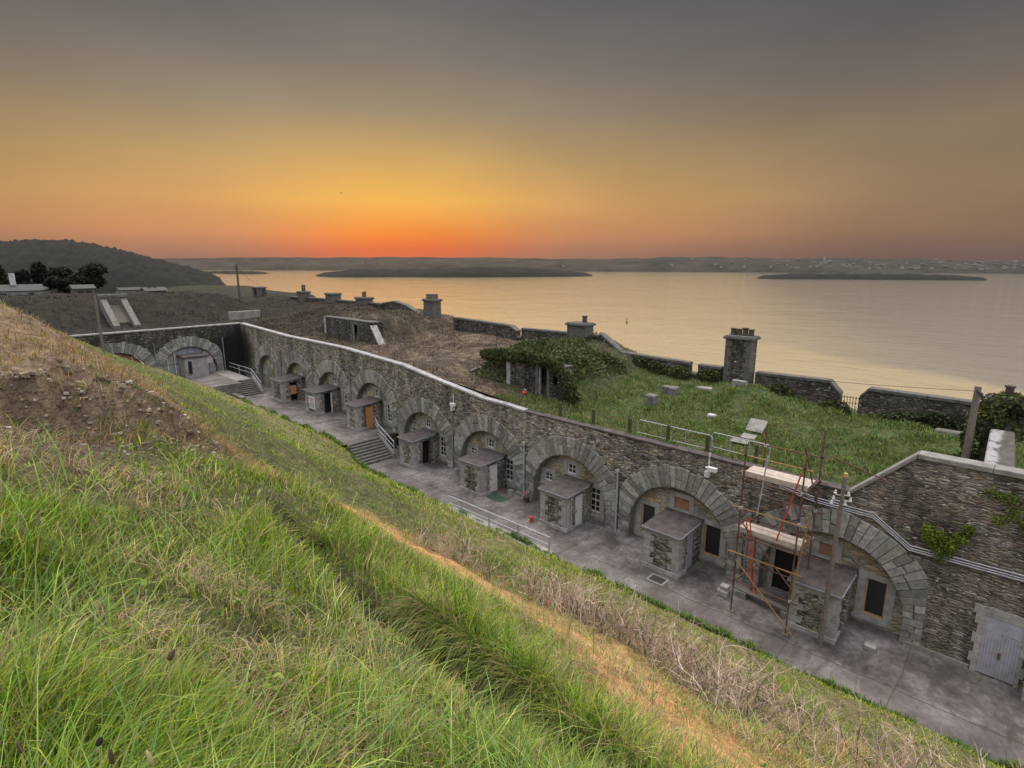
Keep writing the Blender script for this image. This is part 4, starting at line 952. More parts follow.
MB().tube([(5.75, 24.3, -10.0), (6.0, 22.5, -6.9)], .03, 6).build('brace', M['rust'], t_)
for k in range(2): MB().tube([(7.95-.13*k, 22.52, -10.5+.1*k), (7.4-.14*k, 22.5, -13.75)], .026, 6).build('red_prop', M['red_steel'], t_)
MB().tube([(7.5, 22.42, -10.2), (7.3, 22.42, -7.55)], .028, 6).build('grey_tube', M['galv'], t_)
MB().tube([(5.62, 22.7, -9.6), (5.95, 22.6, -13.8)], .038, 6).build('ochre_tube', M['yellow_steel'], t_)
for z, nm, lab in ((-8.68, 'deck', 'upper plank deck'), (-11.22, 'deck', 'middle plank deck')):
    mb = MB()
    for k in range(4 if z > -9 else 3): mb.box(8.35, 5.85, 22.72+.3*k, 22.72+.3*k+.29, z, z+.055, jit=.008)
    mb.box(8.35, 5.8, 22.62, 22.67, z-.02, z+.2)
    o_ = mb.build(nm, M['wood_pale'], t_); o_['label'] = lab
MB().tube([(5.5, 24.3, -7.6), (3.4, 24.9, -8.35)], .03, 6).build('tie_tube', M['rust'], t_)
t_ = thing('timber_plank', 7, 23.8, -15, 'grey plank lying on blocks at the foot of the scaffold', 'plank')
MB().hexa([(8.7, 23.9, -14.74), (5.9, 23.6, -14.74), (5.9, 23.9, -14.74), (8.7, 24.2, -14.74), (8.7, 23.9, -14.68), (5.9, 23.6, -14.68), (5.9, 23.9, -14.68), (8.7, 24.2, -14.68)]).build('board', M['wood_grey'], t_)
for a, q in ((8.3, 24.0), (6.3, 23.75)): MB().box(a-.2, a+.2, q-.2, q+.2, -15.05, -14.742).build('block', M['cement'], t_, bevel=.02)
tag(MB().box(8.75, 9.25, 23.3, 23.75, -15.05, -14.75).box(8.8, 9.15, 23.35, 23.7, -14.75, -14.55, jit=.03).build('stone_blocks', M['pale_granite'], None, bevel=.03), 'two stacked grey stone blocks at the foot of the scaffold', 'blocks')

# loose things on the green and in the lane
def block(label, a, q, s, hz, mat='old_stone', nm='stone_block', cat='stone'):
    z = rz(a, q); return tag(MB().box(a-s[0]/2, a+s[0]/2, q-s[1]/2, q+s[1]/2, z-.2, z+hz, jit=.06).build(nm, M[mat], None, bevel=.05), label, cat)
block('squarish grey stone block standing in the grass below the parapet', 18.0, 31.9, (.75, .6), .75)
block('pale stone block in the grass just behind the squarish grey one', 18.1, 34.6, (1.0, .7), .55)
block('small white stone lying on the grass in front of the tall chimney', 13.9, 32.0, (.5, .4), .25, 'whitewash')
block('pinkish broken stones heaped at the foot of the tall chimney', 14.2, 36.6, (.9, .5), .3, 'cement')
block('long flat stone slab near the parapet by the right pole', 2.9, 36.9, (1.35, .5), .42, 'old_stone', 'stone_slab', 'slab')
block('flat pale stone by the low sill of the parapet', 16.3, 35.9, (1.1, .4), .25, 'concrete')
for a, q, w_, tl, lab in ((11.0, 31.0, .95, .62, 'largest white sheet propped up on the grass behind the scaffold'), (10.85, 29.7, .75, .3, 'middle white sheet lying tilted on the grass behind the scaffold'), (10.8, 28.4, .95, .12, 'nearest white sheet lying almost flat on the grass behind the scaffold')):
    z = rz(a, q)+.12; c_, s_ = math.cos(tl), math.sin(tl); d = .95*w_**.5*(1 if tl > .5 else .6)
    tag(MB().hexa([(a-w_/2, q, z), (a+w_/2, q, z), (a+w_/2, q+d*c_, z+d*s_), (a-w_/2, q+d*c_, z+d*s_), (a-w_/2, q-.03, z+.03), (a+w_/2, q-.03, z+.03), (a+w_/2, q+d*c_-.03, z+d*s_+.03), (a-w_/2, q+d*c_-.03, z+d*s_+.03)]).build('metal_sheet', M['cement']), lab, 'sheet')
t_ = thing('plastic_bag', 25.3, 27.5, rz(25.3, 27.5), 'small bright red bag lying by the ivy covered shelter', 'bag')
MB().box(25.1, 25.42, 27.35, 27.6, rz(25.3, 27.5)-.05, rz(25.3, 27.5)+.22, jit=.06).build('bag_body', M['red_steel'], t_, bevel=.08); MB().tube([(25.15, 27.5, rz(25.3, 27.5)+.25), (25.28, 27.5, rz(25.3, 27.5)+.36), (25.4, 27.5, rz(25.3, 27.5)+.25)], .03, 6).build('bag_knot', M['whitewash'], t_)
t_ = thing('timber_beam', 31, 29, -8.3, 'grey timber lying up the brown slope left of the ivy shelter', 'beam')
MB().tube([(31.8, 28.3, rz(31.8, 28.3)+.12), (31.6, 31.8, rz(31.6, 31.8)+.2)], .11, 6).build('beam', M['wood_grey'], t_)
t_ = thing('red_bucket', 20.45, 22.9, -15.05, 'small red bucket on the lane beside the white door porch', 'bucket')
MB().tube([(20.45, 22.9, -15.05), (20.45, 22.9, -14.72)], [.11, .15], 10).build('bucket_body', M['red_steel'], t_); MB().tube([(20.31, 22.9, -14.73), (20.45, 22.9, -14.6), (20.59, 22.9, -14.73)], .012, 5).build('bucket_handle', M['iron'], t_)
t_ = thing('flower_pot', 22.6, 24.8, -15.05, 'dark pot with reddish plant at the wall foot by a drainpipe', 'pot')
MB().tube([(22.6, 24.8, -15.05), (22.6, 24.8, -14.7)], [.16, .21], 10).build('pot_body', M['clay'], t_)
mb = MB()
for k in range(9):
    an = k*.7; mb.add([(22.6, 24.8, -14.7), (22.6+.2*math.cos(an), 24.8+.2*math.sin(an), -14.45), (22.6+.25*math.cos(an+.35), 24.8+.25*math.sin(an+.35), -14.35)], [(0, 1, 2)])
mb.build('pot_plant', M['board_red'], t_)
tag(MB().box(23.7, 25.0, 23.5, 24.3, -15.048, -15.02).build('door_mat', plain('green_mat', (.035, .07, .045), .9, .3, 9, .2)), 'dark green mat on the lane outside a white porch door', 'mat')
t_ = thing('drain_cover', 11.9, 22.5, -15.05, 'square iron drain cover set in the lane before the porch with the broad roof', 'drain')
MB().box(11.4, 12.3, 22.15, 22.85, -15.046, -15.02).build('cover_frame', M['cement'], t_); MB().box(11.5, 12.2, 22.25, 22.75, -15.0195, -15.005).build('cover_plate', M['iron'], t_)
for a, q, lab in ((26.6, 0, ''),): pass
for a, lab in ((29.55, 'grey pail at the wall foot left of the white door porch'), (24.0, 'pale pail at the wall foot right of the farther white door porch')):
    t_ = thing('grey_pail', a, 24.75, -15.05, lab, 'pail'); MB().tube([(a, 24.75, -15.05), (a, 24.75, -14.68)], [.15, .19], 12).build('pail_body', M['galv'], t_); MB().tube([(a, 24.75, -14.69), (a, 24.75, -14.65)], .2, 12).build('pail_lid', M['gutter'], t_)
tag(MB().box(3.0, 3.4, 23.75, 24.05, -15.05, -14.8, jit=.03).build('stone_block', M['pale_granite'], None, bevel=.03), 'small pale stone lying on the lane below the nearest empty window', 'stone')

# ------------------------------------------------------------------ buildings beyond the bank
def cottage(label, a, q0, q1, dep, zb, ze, zr, wallmat, chim=None, name='cottage'):
    t_ = thing(name, a, (q0+q1)/2, zb, label, 'house')
    MB().box(a, a+dep, q0, q1, zb-2, ze).build('house_wall', M[wallmat], t_)
    mb = MB(); mb.add([(a-.3, q0-.3, ze), (a-.3, q1+.3, ze), (a+dep+.3, q1+.3, ze), (a+dep+.3, q0-.3, ze), (a+dep/2, q0-.3, zr), (a+dep/2, q1+.3, zr)], [(0, 1, 5, 4), (2, 3, 4, 5), (0, 4, 3), (1, 2, 5), (0, 1, 2, 3)])
    rf = mb.build('roof', M['iron'], t_)
    if chim:
        for qc, w_, h, m in chim: MB().box(a+dep/2-w_/2, a+dep/2+w_/2, qc-w_/2, qc+w_/2, zr-.6, zr+h).build('chimney_stack', M[m], rf)
    for k in range(2):
        qc = q0+(q1-q0)*(.3+.4*k); MB().box(a-.03, a-.005, qc-.4, qc+.4, ze-1.3, ze-.4).build('house_window', M['glass'], t_)
cottage('low whitewashed cottage with a tall white chimney among dark trees', 128, 6.0, 15.0, 6, -6.5, -4.5, -3.5, 'cement', [(10.4, .75, 1.9, 'whitewash')])
cottage('small grey stone outbuilding at the edge of the dark trees', 120, 17.2, 20, 4, -6, -4.1, -3.5, 'dark_cement')
cottage('small pale flat looking shed on the bank crest', 108, 21.5, 24.4, 4, -5.5, -4.1, -3.75, 'cement', name='shed')
cottage('dark stone hut with two chimney pots on the bank crest', 98, 22.7, 25.2, 3, -5, -3.95, -3.45, 'dark_rubble', [(23.4, .35, .55, 'clay'), (24.2, .35, .45, 'clay')], name='stone_hut')

# ------------------------------------------------------------------ vegetation
def leaf_quads(P, size, rngl, flat=.0):
    n = len(P); d1 = rngl.normal(size=(n, 3)); d1[:, 2] *= (1-flat); d1 /= np.linalg.norm(d1, axis=1)[:, None]+1e-9
    r_ = rngl.normal(size=(n, 3)); d2 = np.cross(d1, r_); d2 /= np.linalg.norm(d2, axis=1)[:, None]+1e-9
    s = (size*rngl.uniform(.6, 1.35, n))[:, None]
    V = np.stack([P-d1*s, P+d2*s*.55, P+d1*s, P-d2*s*.55], 1).reshape(-1, 3)
    return V, np.arange(n*4).reshape(n, 4)
def leaf_cols(P, pal, rngl, sc=1.5, seed=0):
    n = len(P); k = np.clip(.5+fbm(P[:, 0]*sc+P[:, 2]*sc*.7, P[:, 1]*sc+P[:, 2]*sc*.5, seed, 3)*1.6+rngl.normal(0, .16, n), 0, .999)*(len(pal)-1)
    pal = np.array(pal); i = k.astype(int); f = (k-i)[:, None]
    return np.repeat(pal[i]*(1-f)+pal[np.minimum(i+1, len(pal)-1)]*f, 4, 0)
IVY = [(.015, .02, .008), (.04, .052, .016), (.07, .085, .024), (.11, .12, .04)]
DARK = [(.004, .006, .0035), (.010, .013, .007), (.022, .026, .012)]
def clump(n, c, r, rngl, shell=.55):
    u = rngl.normal(size=(n, 3)); u /= np.linalg.norm(u, axis=1)[:, None]
    bump_ = 1+.5*fbm(u[:, 0]*2.3+c[0], u[:, 1]*2.3+u[:, 2]*2.1+c[1], 3, 3)
    return np.array(c)+u*np.array(r)*(rngl.uniform(shell, 1, n)**.6*bump_)[:, None]
def foliage(name, P, size, pal, parent=None, sc=1.5, seed=0, flat=0):
    V, F = leaf_quads(P, size, rng, flat); return np_mesh(name, V, F, M['leaf'], leaf_cols(P, pal, rng, sc, seed), parent)

# dark trees at the left beyond the bank
def far_tree(label, a, q, zb, zt, rw, lean=0, shape='dome'):
    t_ = thing('dark_tree', a, q, zb, label, 'tree', 'dark trees beyond the bank')
    h = zt-zb
    tr = MB().tube([(a, q, zb-1), (a+.1, q+.05, zb+h*.35), (a+.2, q+lean*.4, zb+h*.75)], [.38, .3, .12], 8)
    for k in range(5):
        an = k*1.3; z = zb+h*(.3+.09*k); tr.tube([(a, q, z), (a+rw*.5*math.cos(an), q+rw*.5*math.sin(an), z+h*.2)], [.13, .05], 5)
    tr.build('trunk', M['bark'], t_)
    P = []
    nl = 9
    for k in range(nl):
        an = random.uniform(0, 6.3); rr_ = random.uniform(.15, .62)*rw; z = zb+h*random.uniform(.42, .82)
        if shape == 'cone': z = zb+h*(.25+.65*k/nl); rr_ = rw*.35*(1-k/nl)
        P.append(clump(420, (a+rr_*math.cos(an), q+rr_*math.sin(an)+lean*.5, z), (rw*.45, rw*.45, h*.17), rng))
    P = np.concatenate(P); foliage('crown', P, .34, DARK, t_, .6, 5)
far_tree('dark tree cut by the left edge of the picture', 140, 8.9, -7, .6, 2.6, shape='cone')
far_tree('small dark tree just behind the white chimney of the cottage', 141, 12.4, -7, -1.0, 2.0)
far_tree('narrow dark tree with a pointed rounded top right of the white chimney', 140, 15.1, -7, .5, 2.2, shape='cone')
far_tree('broad dark round topped tree in the middle of the tree group', 142, 17.9, -7, .3, 3.6)
far_tree('low dark spreading tree in front of the tree group', 128, 17.0, -6.5, -2.2, 2.8)
far_tree('wide dark wind shaped tree at the right end of the tree group', 138, 21.6, -7, .3, 4.4, lean=1.0)

# ivy over the shelter, on parapets and the right chimney
n = 34000
A = rng.uniform(20.3, 32.2, n); Q = rng.uniform(28.0, 40, n)
k = np.exp(-(((A-27.3)/4.15)**4+((Q-34.0)/6.2)**4)) > rng.uniform(.16, .5, n); A, Q = A[k], Q[k]
Z = rampart(A, Q); 
on = (Q < 29.6) & (A > 22.4) & (A < 28.2); Z = np.where(on, np.maximum(Z, -6.6), Z); kk = ~((Q > 36.8) & (A < 27.6)); A, Q, Z = A[kk], Q[kk], Z[kk]; Z = Z+np.abs(rng.normal(0, .13, len(A)))+.5*np.clip(fbm(A*.8, Q*.8, 91), -.05, .4)
P = np.stack([A, Q, Z], 1)
P2_ = [clump(900, (a, 28.25, z), (.7, .35, .45), rng) for a, z in ((28.2, -6.45), (27.3, -6.4), (26.2, -6.35), (25.2, -6.4), (24.2, -6.5), (23.2, -6.7), (29.0, -6.5), (29.8, -6.6), (22.4, -7.2), (22.1, -7.9), (21.8, -8.5))]
tag(foliage('ivy', np.concatenate([P]+P2_), .12, IVY[:3]+[(.085, .08, .045)], None, .8, 9), 'mat of dark ivy and scrub smothering the stone shelter mound', 'ivy')
P = np.concatenate([clump(1700, (.95, 31.9, -6.2), (.75, .7, .7), rng), clump(900, (1.35, 31.4, -6.9), (.6, .6, .7), rng), clump(700, (.35, 31.8, -5.95), (.5, .5, .5), rng), clump(700, (1.6, 30.8, -7.6), (.45, .5, 1.0), rng), clump(420, (1.8, 30.6, -8.6), (.4, .5, .5), rng), clump(240, (.15, 31.8, -7.0), (.3, .4, .6), rng)])
tag(foliage('ivy', P, .085, IVY, None, 2, 12), 'bushy green ivy wrapped round the right chimney stub and trailing down', 'ivy')
P = np.concatenate([clump(500, (a, 38.6, z), (.9, .5, .55), rng) for a, z in ((1.5, -8.7), (3.6, -8.8), (5.4, -9.0), (8.9, -8.9), (12.3, -8.4), (17.2, -8.0), (19.6, -8.0), (21.5, -7.9), (23, -7.7), (4.4, -8.9), (2.6, -8.75))])
tag(foliage('ivy', P, .11, IVY[:3], None, .8, 15), 'low dark ivy growing along the foot of the parapet walls', 'ivy')
# weed growing on the gable
t_ = thing('wall_weed', 1.5, WQ, -10.9, 'bright green bushy weed growing out of the slate wall by the cables', 'weed')
P = np.concatenate([clump(330, (1.72+dx, WQ-.12, z), (r, .12, r*1.1), rng, .1) for dx, z, r in ((-.1, -10.6, .38), (-.3, -10.3, .3), (.3, -10.2, .3), (.42, -9.9, .2), (-.6, -9.9, .26), (-.75, -9.55, .2), (0, -10.0, .2))])
foliage('leaves', P, .06, [(.06, .09, .015), (.11, .155, .022), (.17, .215, .035)], t_, 3, 21)
mb = MB()
for x, z in ((2.1, -9.8), (1.1, -9.6), (1.5, -10.0)): mb.tube([(1.5, WQ-.02, -11), ((1.5+x)/2, WQ-.1, (z-11)/2), (x, WQ-.1, z)], .012, 5)
mb.build('stems', M['bark'], t_)
for a, z in ((.0, -8.0), (-.2, -8.5), (.2, -8.9), (-.5, -8.9), (.5, -8.0)):
    tag(foliage('wall_weed', clump(120, (a, WQ-.08, z), (.3, .08, .3), rng, .1), .05, [(.08, .12, .02), (.16, .22, .03)], None, 3, 22), 'small green weed under the gable coping at the right edge', 'weed', 'small weeds under the gable coping')

# grass blades -----------------------------------------------------
def blades(name, A, Q, Z, L, W, col, bend, seed, wind=(.5, .5), spread=.9):
    r = np.random.default_rng(seed); n = len(A)
    th = r.uniform(0, 2*np.pi, n); lx, ly = np.cos(th)*spread+wind[0], np.sin(th)*spread+wind[1]
    nr = np.hypot(lx, ly)+1e-6; lx, ly = lx/nr, ly/nr
    bd = np.clip(bend*r.uniform(.4, 1.5, n), .05, 1.35)
    sx_, sy_ = -ly, lx
    rot = r.uniform(-.9, .9, n); sx2 = sx_*np.cos(rot)-sy_*np.sin(rot); sy2 = sx_*np.sin(rot)+sy_*np.cos(rot)
    V = np.zeros((n, 7, 3)); 
    for i, (s, wf) in enumerate(((0, .9), (.4, 1.), (.75, .65), (1, 0))):
        an = bd*s; x = L*s*np.sin(an)*.95; z = L*s*np.cos(an*.92)
        bx, by, bz = A+lx*x, Q+ly*x, Z+z-.02
        if i < 3:
            V[:, 2*i] = np.stack([bx-sx2*W*wf/2, by-sy2*W*wf/2, bz], 1); V[:, 2*i+1] = np.stack([bx+sx2*W*wf/2, by+sy2*W*wf/2, bz], 1)
        else: V[:, 6] = np.stack([bx, by, bz], 1)
    b = np.arange(n)[:, None]*7
    T = np.array([[0, 1, 3], [0, 3, 2], [2, 3, 5], [2, 5, 4], [4, 5, 6]])
    F = (b[:, None, :]+T[None]).reshape(-1, 3)
    return tag(np_mesh(name, V.reshape(-1, 3), F, M['blade'], np.repeat(col, 7, 0)), kind='stuff')
def mixp(n, wts, pal, jit, r):
    """per blade colour: wts (n,k) weights -> pick one palette colour each"""
    c = np.cumsum(wts/wts.sum(1, keepdims=True), 1); u = r.random(n)[:, None]; i = np.minimum((u > c).sum(1), len(pal)-1)
    return np.array(pal)[i]*np.exp(r.normal(0, jit, (n, 1)))*np.exp(r.normal(0, .05, (n, 3)))
GP = [(.115, .222, .015), (.265, .305, .03), (.055, .09, .014), (.38, .31, .15), (.54, .30, .13), (.28, .21, .145)]
r = np.random.default_rng(5)
n = 330000
az = r.uniform(R(-62), R(58), n); rad = np.exp(r.uniform(math.log(.75), math.log(62), n))
X = np.sin(az)*rad; Y = np.cos(az)*rad
A = -(RT.x*X+FH.x*Y); Q = RT.y*X+FH.y*Y
k = (Q < 20.7) & (A < 66) & (A > -25); A, Q, rad = A[k], Q[k], rad[k]
cl_ = fbm(A*1.1, Q*1.1, 101, 3); cl2 = fbm(A*.35, Q*.35, 105, 3); cl3 = fbm(A*3, Q*3, 109, 2)
nz = fbm(A*.7, Q*.7, 41); n2 = fbm(A*2.5, Q*2.5, 47)
hay = np.clip(sst(A, 9.6, 11.2)*(1-sst(Q+3*nz, 4.2, 6.4))*(1-sst(A, 34, 46)), 0, 1)
shelf = sst(A, 6.5, 7.4)*(1-sst(A, 9.8, 10.3))*(1-sst(Q+2*nz, 1.2, 2.4))
oc = np.interp(A, [0, 2.6, 6, 9, 20], [5.4, 6.3, 8.9, 9.0, 9.1])
org = np.clip(1.2*np.exp(-((Q-oc+1.3*nz)/1.4)**2)*(1-sst(A, 15, 18))*sst(A, -6, -2), 0, 1)
bram = np.clip(sst(Q-oc, .6, 1.6)*(1-sst(Q-oc, np.interp(A, [0, 6, 14], [7, 4.5, 2]), np.interp(A, [0, 6, 14], [9.5, 6, 3])))*(1-sst(A, 12, 16)), 0, 1)
moss = sst(Q, 13.5, 16.5)
fur = np.exp(-((Q-3.2-.25*fbm(A*.6, A*0+3, 5))/.34)**2)*(1-sst(A, 7.5, 9.5))
keep = r.random(len(A)) > np.clip(.62*hay+.8*shelf+.62*org+.4*fur, 0, .95)
A, Q, rad, cl_, cl2, cl3, hay, org, bram, moss, n2, fur = [x[keep] for x in (A, Q, rad, cl_, cl2, cl3, hay, org, bram, moss, n2, fur)]
Z = mound(A, Q); n = len(A)
lush = np.clip(.75+3.3*cl_+1.4*cl2, .2, 1.7)
L = .36*lush*r.uniform(.5, 1.25, n)*(1-(.72-.4*sst(A, 8, 14))*moss)*(1-.62*hay)*(1-.6*org)*(1-.3*bram)*(1-.5*fur)*(1-.5*np.exp(-((Q-2.75)/.28)**2)*(A < 9))*(1+.6*np.exp(-((Q-3.9)/.3)**2)*(A < 9))
for ta, tq in ((6.8, 1.33), (6.1, 2.05), (5.6, .3)):
    d = np.hypot(A-ta, Q-tq); L *= 1+.75*np.exp(-(d/.33)**2)
L *= 1-.55*sst(Q, 4.8, 6.2)*(1-sst(Q, 12, 14))*(1-bram)
L *= 1-.6*sst(A, 5.2, 6.2)*(1-sst(Q, .9, 1.6))*(A < 10)
W = np.clip(.0042+.00085*rad, .0042, .045)*r.uniform(.6, 1.3, n)*(1+.25*moss)
straw = np.clip(.14+1.5*cl3+1.0*cl2, .03, .6)+.5*np.exp(-(np.hypot(A-6.8, Q-1.33)/.35)**2)
wt = np.stack([np.full(n, .42)+1.2*np.clip(cl_, 0, 1), np.full(n, .42)+.5*moss, np.full(n, .12)+1.6*np.clip(-cl_, 0, 1), straw*.6+.5*moss*np.clip(n2, 0, 1)*3+.35*hay, np.zeros(n), .06+.3*straw+.5*moss*np.clip(-n2, 0, 1)], 1)
ho = np.clip(hay, 0, .9)[:, None]; wt = wt*(1-ho)+ho*np.array([.04, .10, .02, .5, .05, .5])
oo = np.clip(org*1.15, 0, .97)[:, None]; wt = wt*(1-oo)+oo*np.array([.0, .03, .0, .35, .75, .1])
bo = (bram*.8)[:, None]; wt = wt*(1-bo)+bo*np.array([.06, .10, .03, .40, .42, .35])
colr = mixp(n, wt, GP, .25, r)*(1-np.outer(hay, np.array([.3, .44, .52])))
blades('meadow_grass', A, Q, Z, L, W, colr, .75+.55*hay, 11, (-.25, .55), .9)
n = 9000; az = r.uniform(R(-60), R(50), n); rad = np.exp(r.uniform(math.log(.7), math.log(15), n))
X = np.sin(az)*rad; Y = np.cos(az)*rad; A = -(RT.x*X+FH.x*Y); Q = RT.y*X+FH.y*Y
k = (Q < 9.0) & (A < 8.5) & (fbm(A*.9, Q*.9, 171, 3) > -.02) & ~((np.abs(Q-2.95) < .65)); A, Q, rad = A[k], Q[k], rad[k]; n = len(A)
colr = mixp(n, np.tile(np.array([.4, .35, .25]), (n, 1)), [(.17, .25, .04), (.11, .19, .05), (.24, .28, .07)], .28, r)
blades('long_grass', A, Q, mound(A, Q), .62*r.uniform(.55, 1.2, n), np.clip(.0055+.0006*rad, .0055, .02)*r.uniform(.7, 1.2, n), colr, 1.0, 29, (.45, .55), .7)
n = 7000; A = r.normal(4.2, 2.1, n); A = A[fbm(A*1.3, A*0+9, 191, 3) > -.08]; n = len(A); Q = 3.5+.25*fbm(A*.6, A*0+3, 5)+r.normal(0, .07, n)
colr = mixp(n, np.tile(np.array([.3, .2, .25, .25]), (n, 1)), [(.085, .14, .015), (.17, .2, .03), (.045, .07, .014), (.25, .19, .10)], .25, r)
blades('furrow_grass', A, Q, mound(A, Q), .5*r.uniform(.5, 1.2, n), np.full(n, .008)*r.uniform(.7, 1.4, n), colr, 1.25, 37, (.1, -1.6), .8)
# flattened dry thatch between the green blades, close to the camera
n = 90000; az = r.uniform(R(-62), R(55), n); rad = np.exp(r.uniform(math.log(.75), math.log(34), n))
X = np.sin(az)*rad; Y = np.cos(az)*rad; A = -(RT.x*X+FH.x*Y); Q = RT.y*X+FH.y*Y
k = ((Q < 13) & (A < 9.5) & (np.abs(Q-3.1) > .5) & (fbm(A*1.6, Q*1.6, 121, 3) > -.03)) | ((A >= 9.5) & (Q < 6.5)); A, Q, rad = A[k], Q[k], rad[k]; n = len(A)
colr = mixp(n, np.tile(np.array([.05, .12, .1, .45, .05, .4]), (n, 1)), GP, .25, r)*np.where((A > 9.3)[:, None], np.array([.7, .56, .48]), 1.)
blades('dry_thatch', A, Q, mound(A, Q)+.03, .26*r.uniform(.5, 1.3, n), np.clip(.003+.0006*rad, .003, .02), colr, 1.25, 13, (-.2, .5), 1.0)
# rampart green and dry tufts on the brown ground
n = 105000; A = r.uniform(-3, 26.5, n); Q = r.uniform(25.55, 39.5, n); g1 = fbm(A*.9, Q*.9, 131, 3); g2 = fbm(A*.3, Q*.3, 133, 3)
k = (r.random(n) < .6+g1) & ~((A > 22.4) & (Q > 28) & (r.random(n) < .9)); A, Q, g1, g2 = A[k], Q[k], g1[k], g2[k]; n = len(A)
wt = np.stack([.45+g1, .32+.8*np.clip(g2, 0, 1), .3-.6*g1, .10+.7*np.clip(g2, 0, 1), np.zeros(n), .07+np.zeros(n)], 1).clip(0.01)
colr = mixp(n, wt, [(.07, .125, .02), (.13, .165, .035), (.035, .06, .014), (.2, .165, .08), (.3, .2, .1), (.15, .12, .07)], .25, r)
blades('rampart_grass', A, Q, np.where(Q < 26, np.maximum(rampart(A, Q), -9.3), rampart(A, Q)), .30*r.uniform(.4, 1.2, n)*np.clip(.85+2.6*g1, .25, 1.9), .034*r.uniform(.6, 1.3, n), colr, .7, 17, (.2, .3), 1.0)
n = 52000; A = np.concatenate([r.uniform(23, 70, 34000), r.uniform(70, 98, 18000)]); Q = np.concatenate([r.uniform(25.7, 42, 34000), r.uniform(-6, 40, 18000)]); g1 = fbm(A*.6, Q*.6, 141, 3)
k = (r.random(n) < .5+1.5*g1); A, Q, g1 = A[k], Q[k], g1[k]; n = len(A)
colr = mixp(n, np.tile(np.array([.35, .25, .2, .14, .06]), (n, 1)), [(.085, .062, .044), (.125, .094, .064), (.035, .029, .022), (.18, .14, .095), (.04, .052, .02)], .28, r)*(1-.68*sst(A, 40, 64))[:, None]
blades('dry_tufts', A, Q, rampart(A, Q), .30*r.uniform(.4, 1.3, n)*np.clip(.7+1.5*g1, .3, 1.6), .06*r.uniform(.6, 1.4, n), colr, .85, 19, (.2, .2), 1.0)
# weeds fringing the edge of the lane
n = 26000; A = r.uniform(-8, 60, n); Q = 20.72+np.abs(r.normal(0, .16, n))-.3; g1 = fbm(A*1.2, A*0, 151, 3); k = r.random(n) < .6+2.0*g1; A, Q, g1 = A[k], Q[k], g1[k]; n = len(A)
colr = mixp(n, np.tile(np.array([.6, .2, .2]), (n, 1)), [(.085, .15, .025), (.15, .21, .04), (.05, .085, .018)], .2, r)
blades('lane_edge_weeds', A, Q, np.maximum(mound(A, np.minimum(Q, 20.8)), pav(A)), .36*r.uniform(.4, 1.2, n)*np.clip(.8+2*g1, .4, 1.5), .035*r.uniform(.6, 1.3, n), colr, .6, 23)

# earth clods and stones fallen from the bank face
sb = MB()
for _ in range(1500):
    q = random.uniform(-5, 3.6); a = random.gauss(10.15, .5); s_ = random.uniform(.008, .028)*(1.7 if random.random() < .08 else 1)
    z = mz(a, q); k = random.uniform(.6, 1.5); c = random.choice([(.14, .11, .08), (.2, .17, .14), (.10, .075, .055), (.24, .21, .18)])
    sb.box(a-s_, a+s_, q-s_*1.2, q+s_*1.2, z-s_*.8, z+s_*.6, tuple(x*k for x in c), jit=s_*.45)
tag(sb.build('bank_stones', M['twig']), kind='stuff')
# dry bramble canes
tw = MB()
def cane(p, d, L, r0, depth, col):
    pts = [Vector(p)]; d = Vector(d).normalized(); n = 5
    for k in range(n):
        d = (d+Vector((random.gauss(0, .16), random.gauss(0, .16), random.gauss(0, .1)-.05*depth))).normalized(); pts.append(pts[-1]+d*L/n)
    tw.tube(pts, [r0*(1-.75*k/n) for k in range(n+1)], 3, col, False)
    if depth < 2:
        for _ in range(random.choice((2, 3, 3)) if depth == 0 else random.choice((0, 1, 2))):
            b = random.randint(1, 4); cane(pts[b], d+Vector((random.gauss(0, .8), random.gauss(0, .8), random.gauss(.1, .5))), L*random.uniform(.35, .6), r0*.6, depth+1, col)
cnt = 0
while cnt < 1250:
    a = random.uniform(-5, 14.5); off = random.triangular(.3, 1, .4)*float(np.interp(a, [0, 6, 14], [9.5, 5.5, 2.5]))
    q = float(np.interp(a, [0, 2.6, 6, 9, 20], [5.4, 6.3, 8.9, 9.0, 9.1]))+off
    if a > 11 and random.random() < (a-11)/5: continue
    if fbm(np.array([a*.8]), np.array([q*.8]), 161, 2)[0] < -.1: continue
    k = random.uniform(.7, 1.15); base = random.choice([(.44, .33, .26), (.36, .265, .21), (.52, .41, .34), (.20, .14, .11), (.38, .25, .17)])
    if random.random() < .1: base = (.06, .048, .04)
    cane((a, q, mz(a, q)-.03), (random.gauss(0, .35), random.gauss(.1, .3), 1), random.uniform(.5, 1.4), random.uniform(.008, .013), 0, tuple(x*k for x in base)); cnt += 1
o_ = tw.build('dry_brambles', M['twig']); o_['kind'] = 'stuff'
P = []
for _ in range(420):
    az_ = random.uniform(R(-58), R(40)); rd = math.exp(random.uniform(math.log(1.1), math.log(9))); x, y = math.sin(az_)*rd, math.cos(az_)*rd
    a, q = -(RT.x*x+FH.x*y), RT.y*x+FH.y*y
    if q < 8 and a < 9 and fbm(np.array([a*.8]), np.array([q*.8]), 181, 2)[0] > -.04:
        z = mz(a, q); n_ = random.randint(4, 9); P += [(a+random.gauss(0, .05), q+random.gauss(0, .05), z+random.uniform(.08, .3)) for _ in range(n_)]
P = np.array(P); V, F = leaf_quads(P, .028, rng, .55)
tag(np_mesh('broad_leaf_weeds', V, F, M['leaf'], leaf_cols(P, [(.06, .11, .02), (.12, .2, .03), (.22, .27, .06)], rng, 3, 33)), kind='stuff')
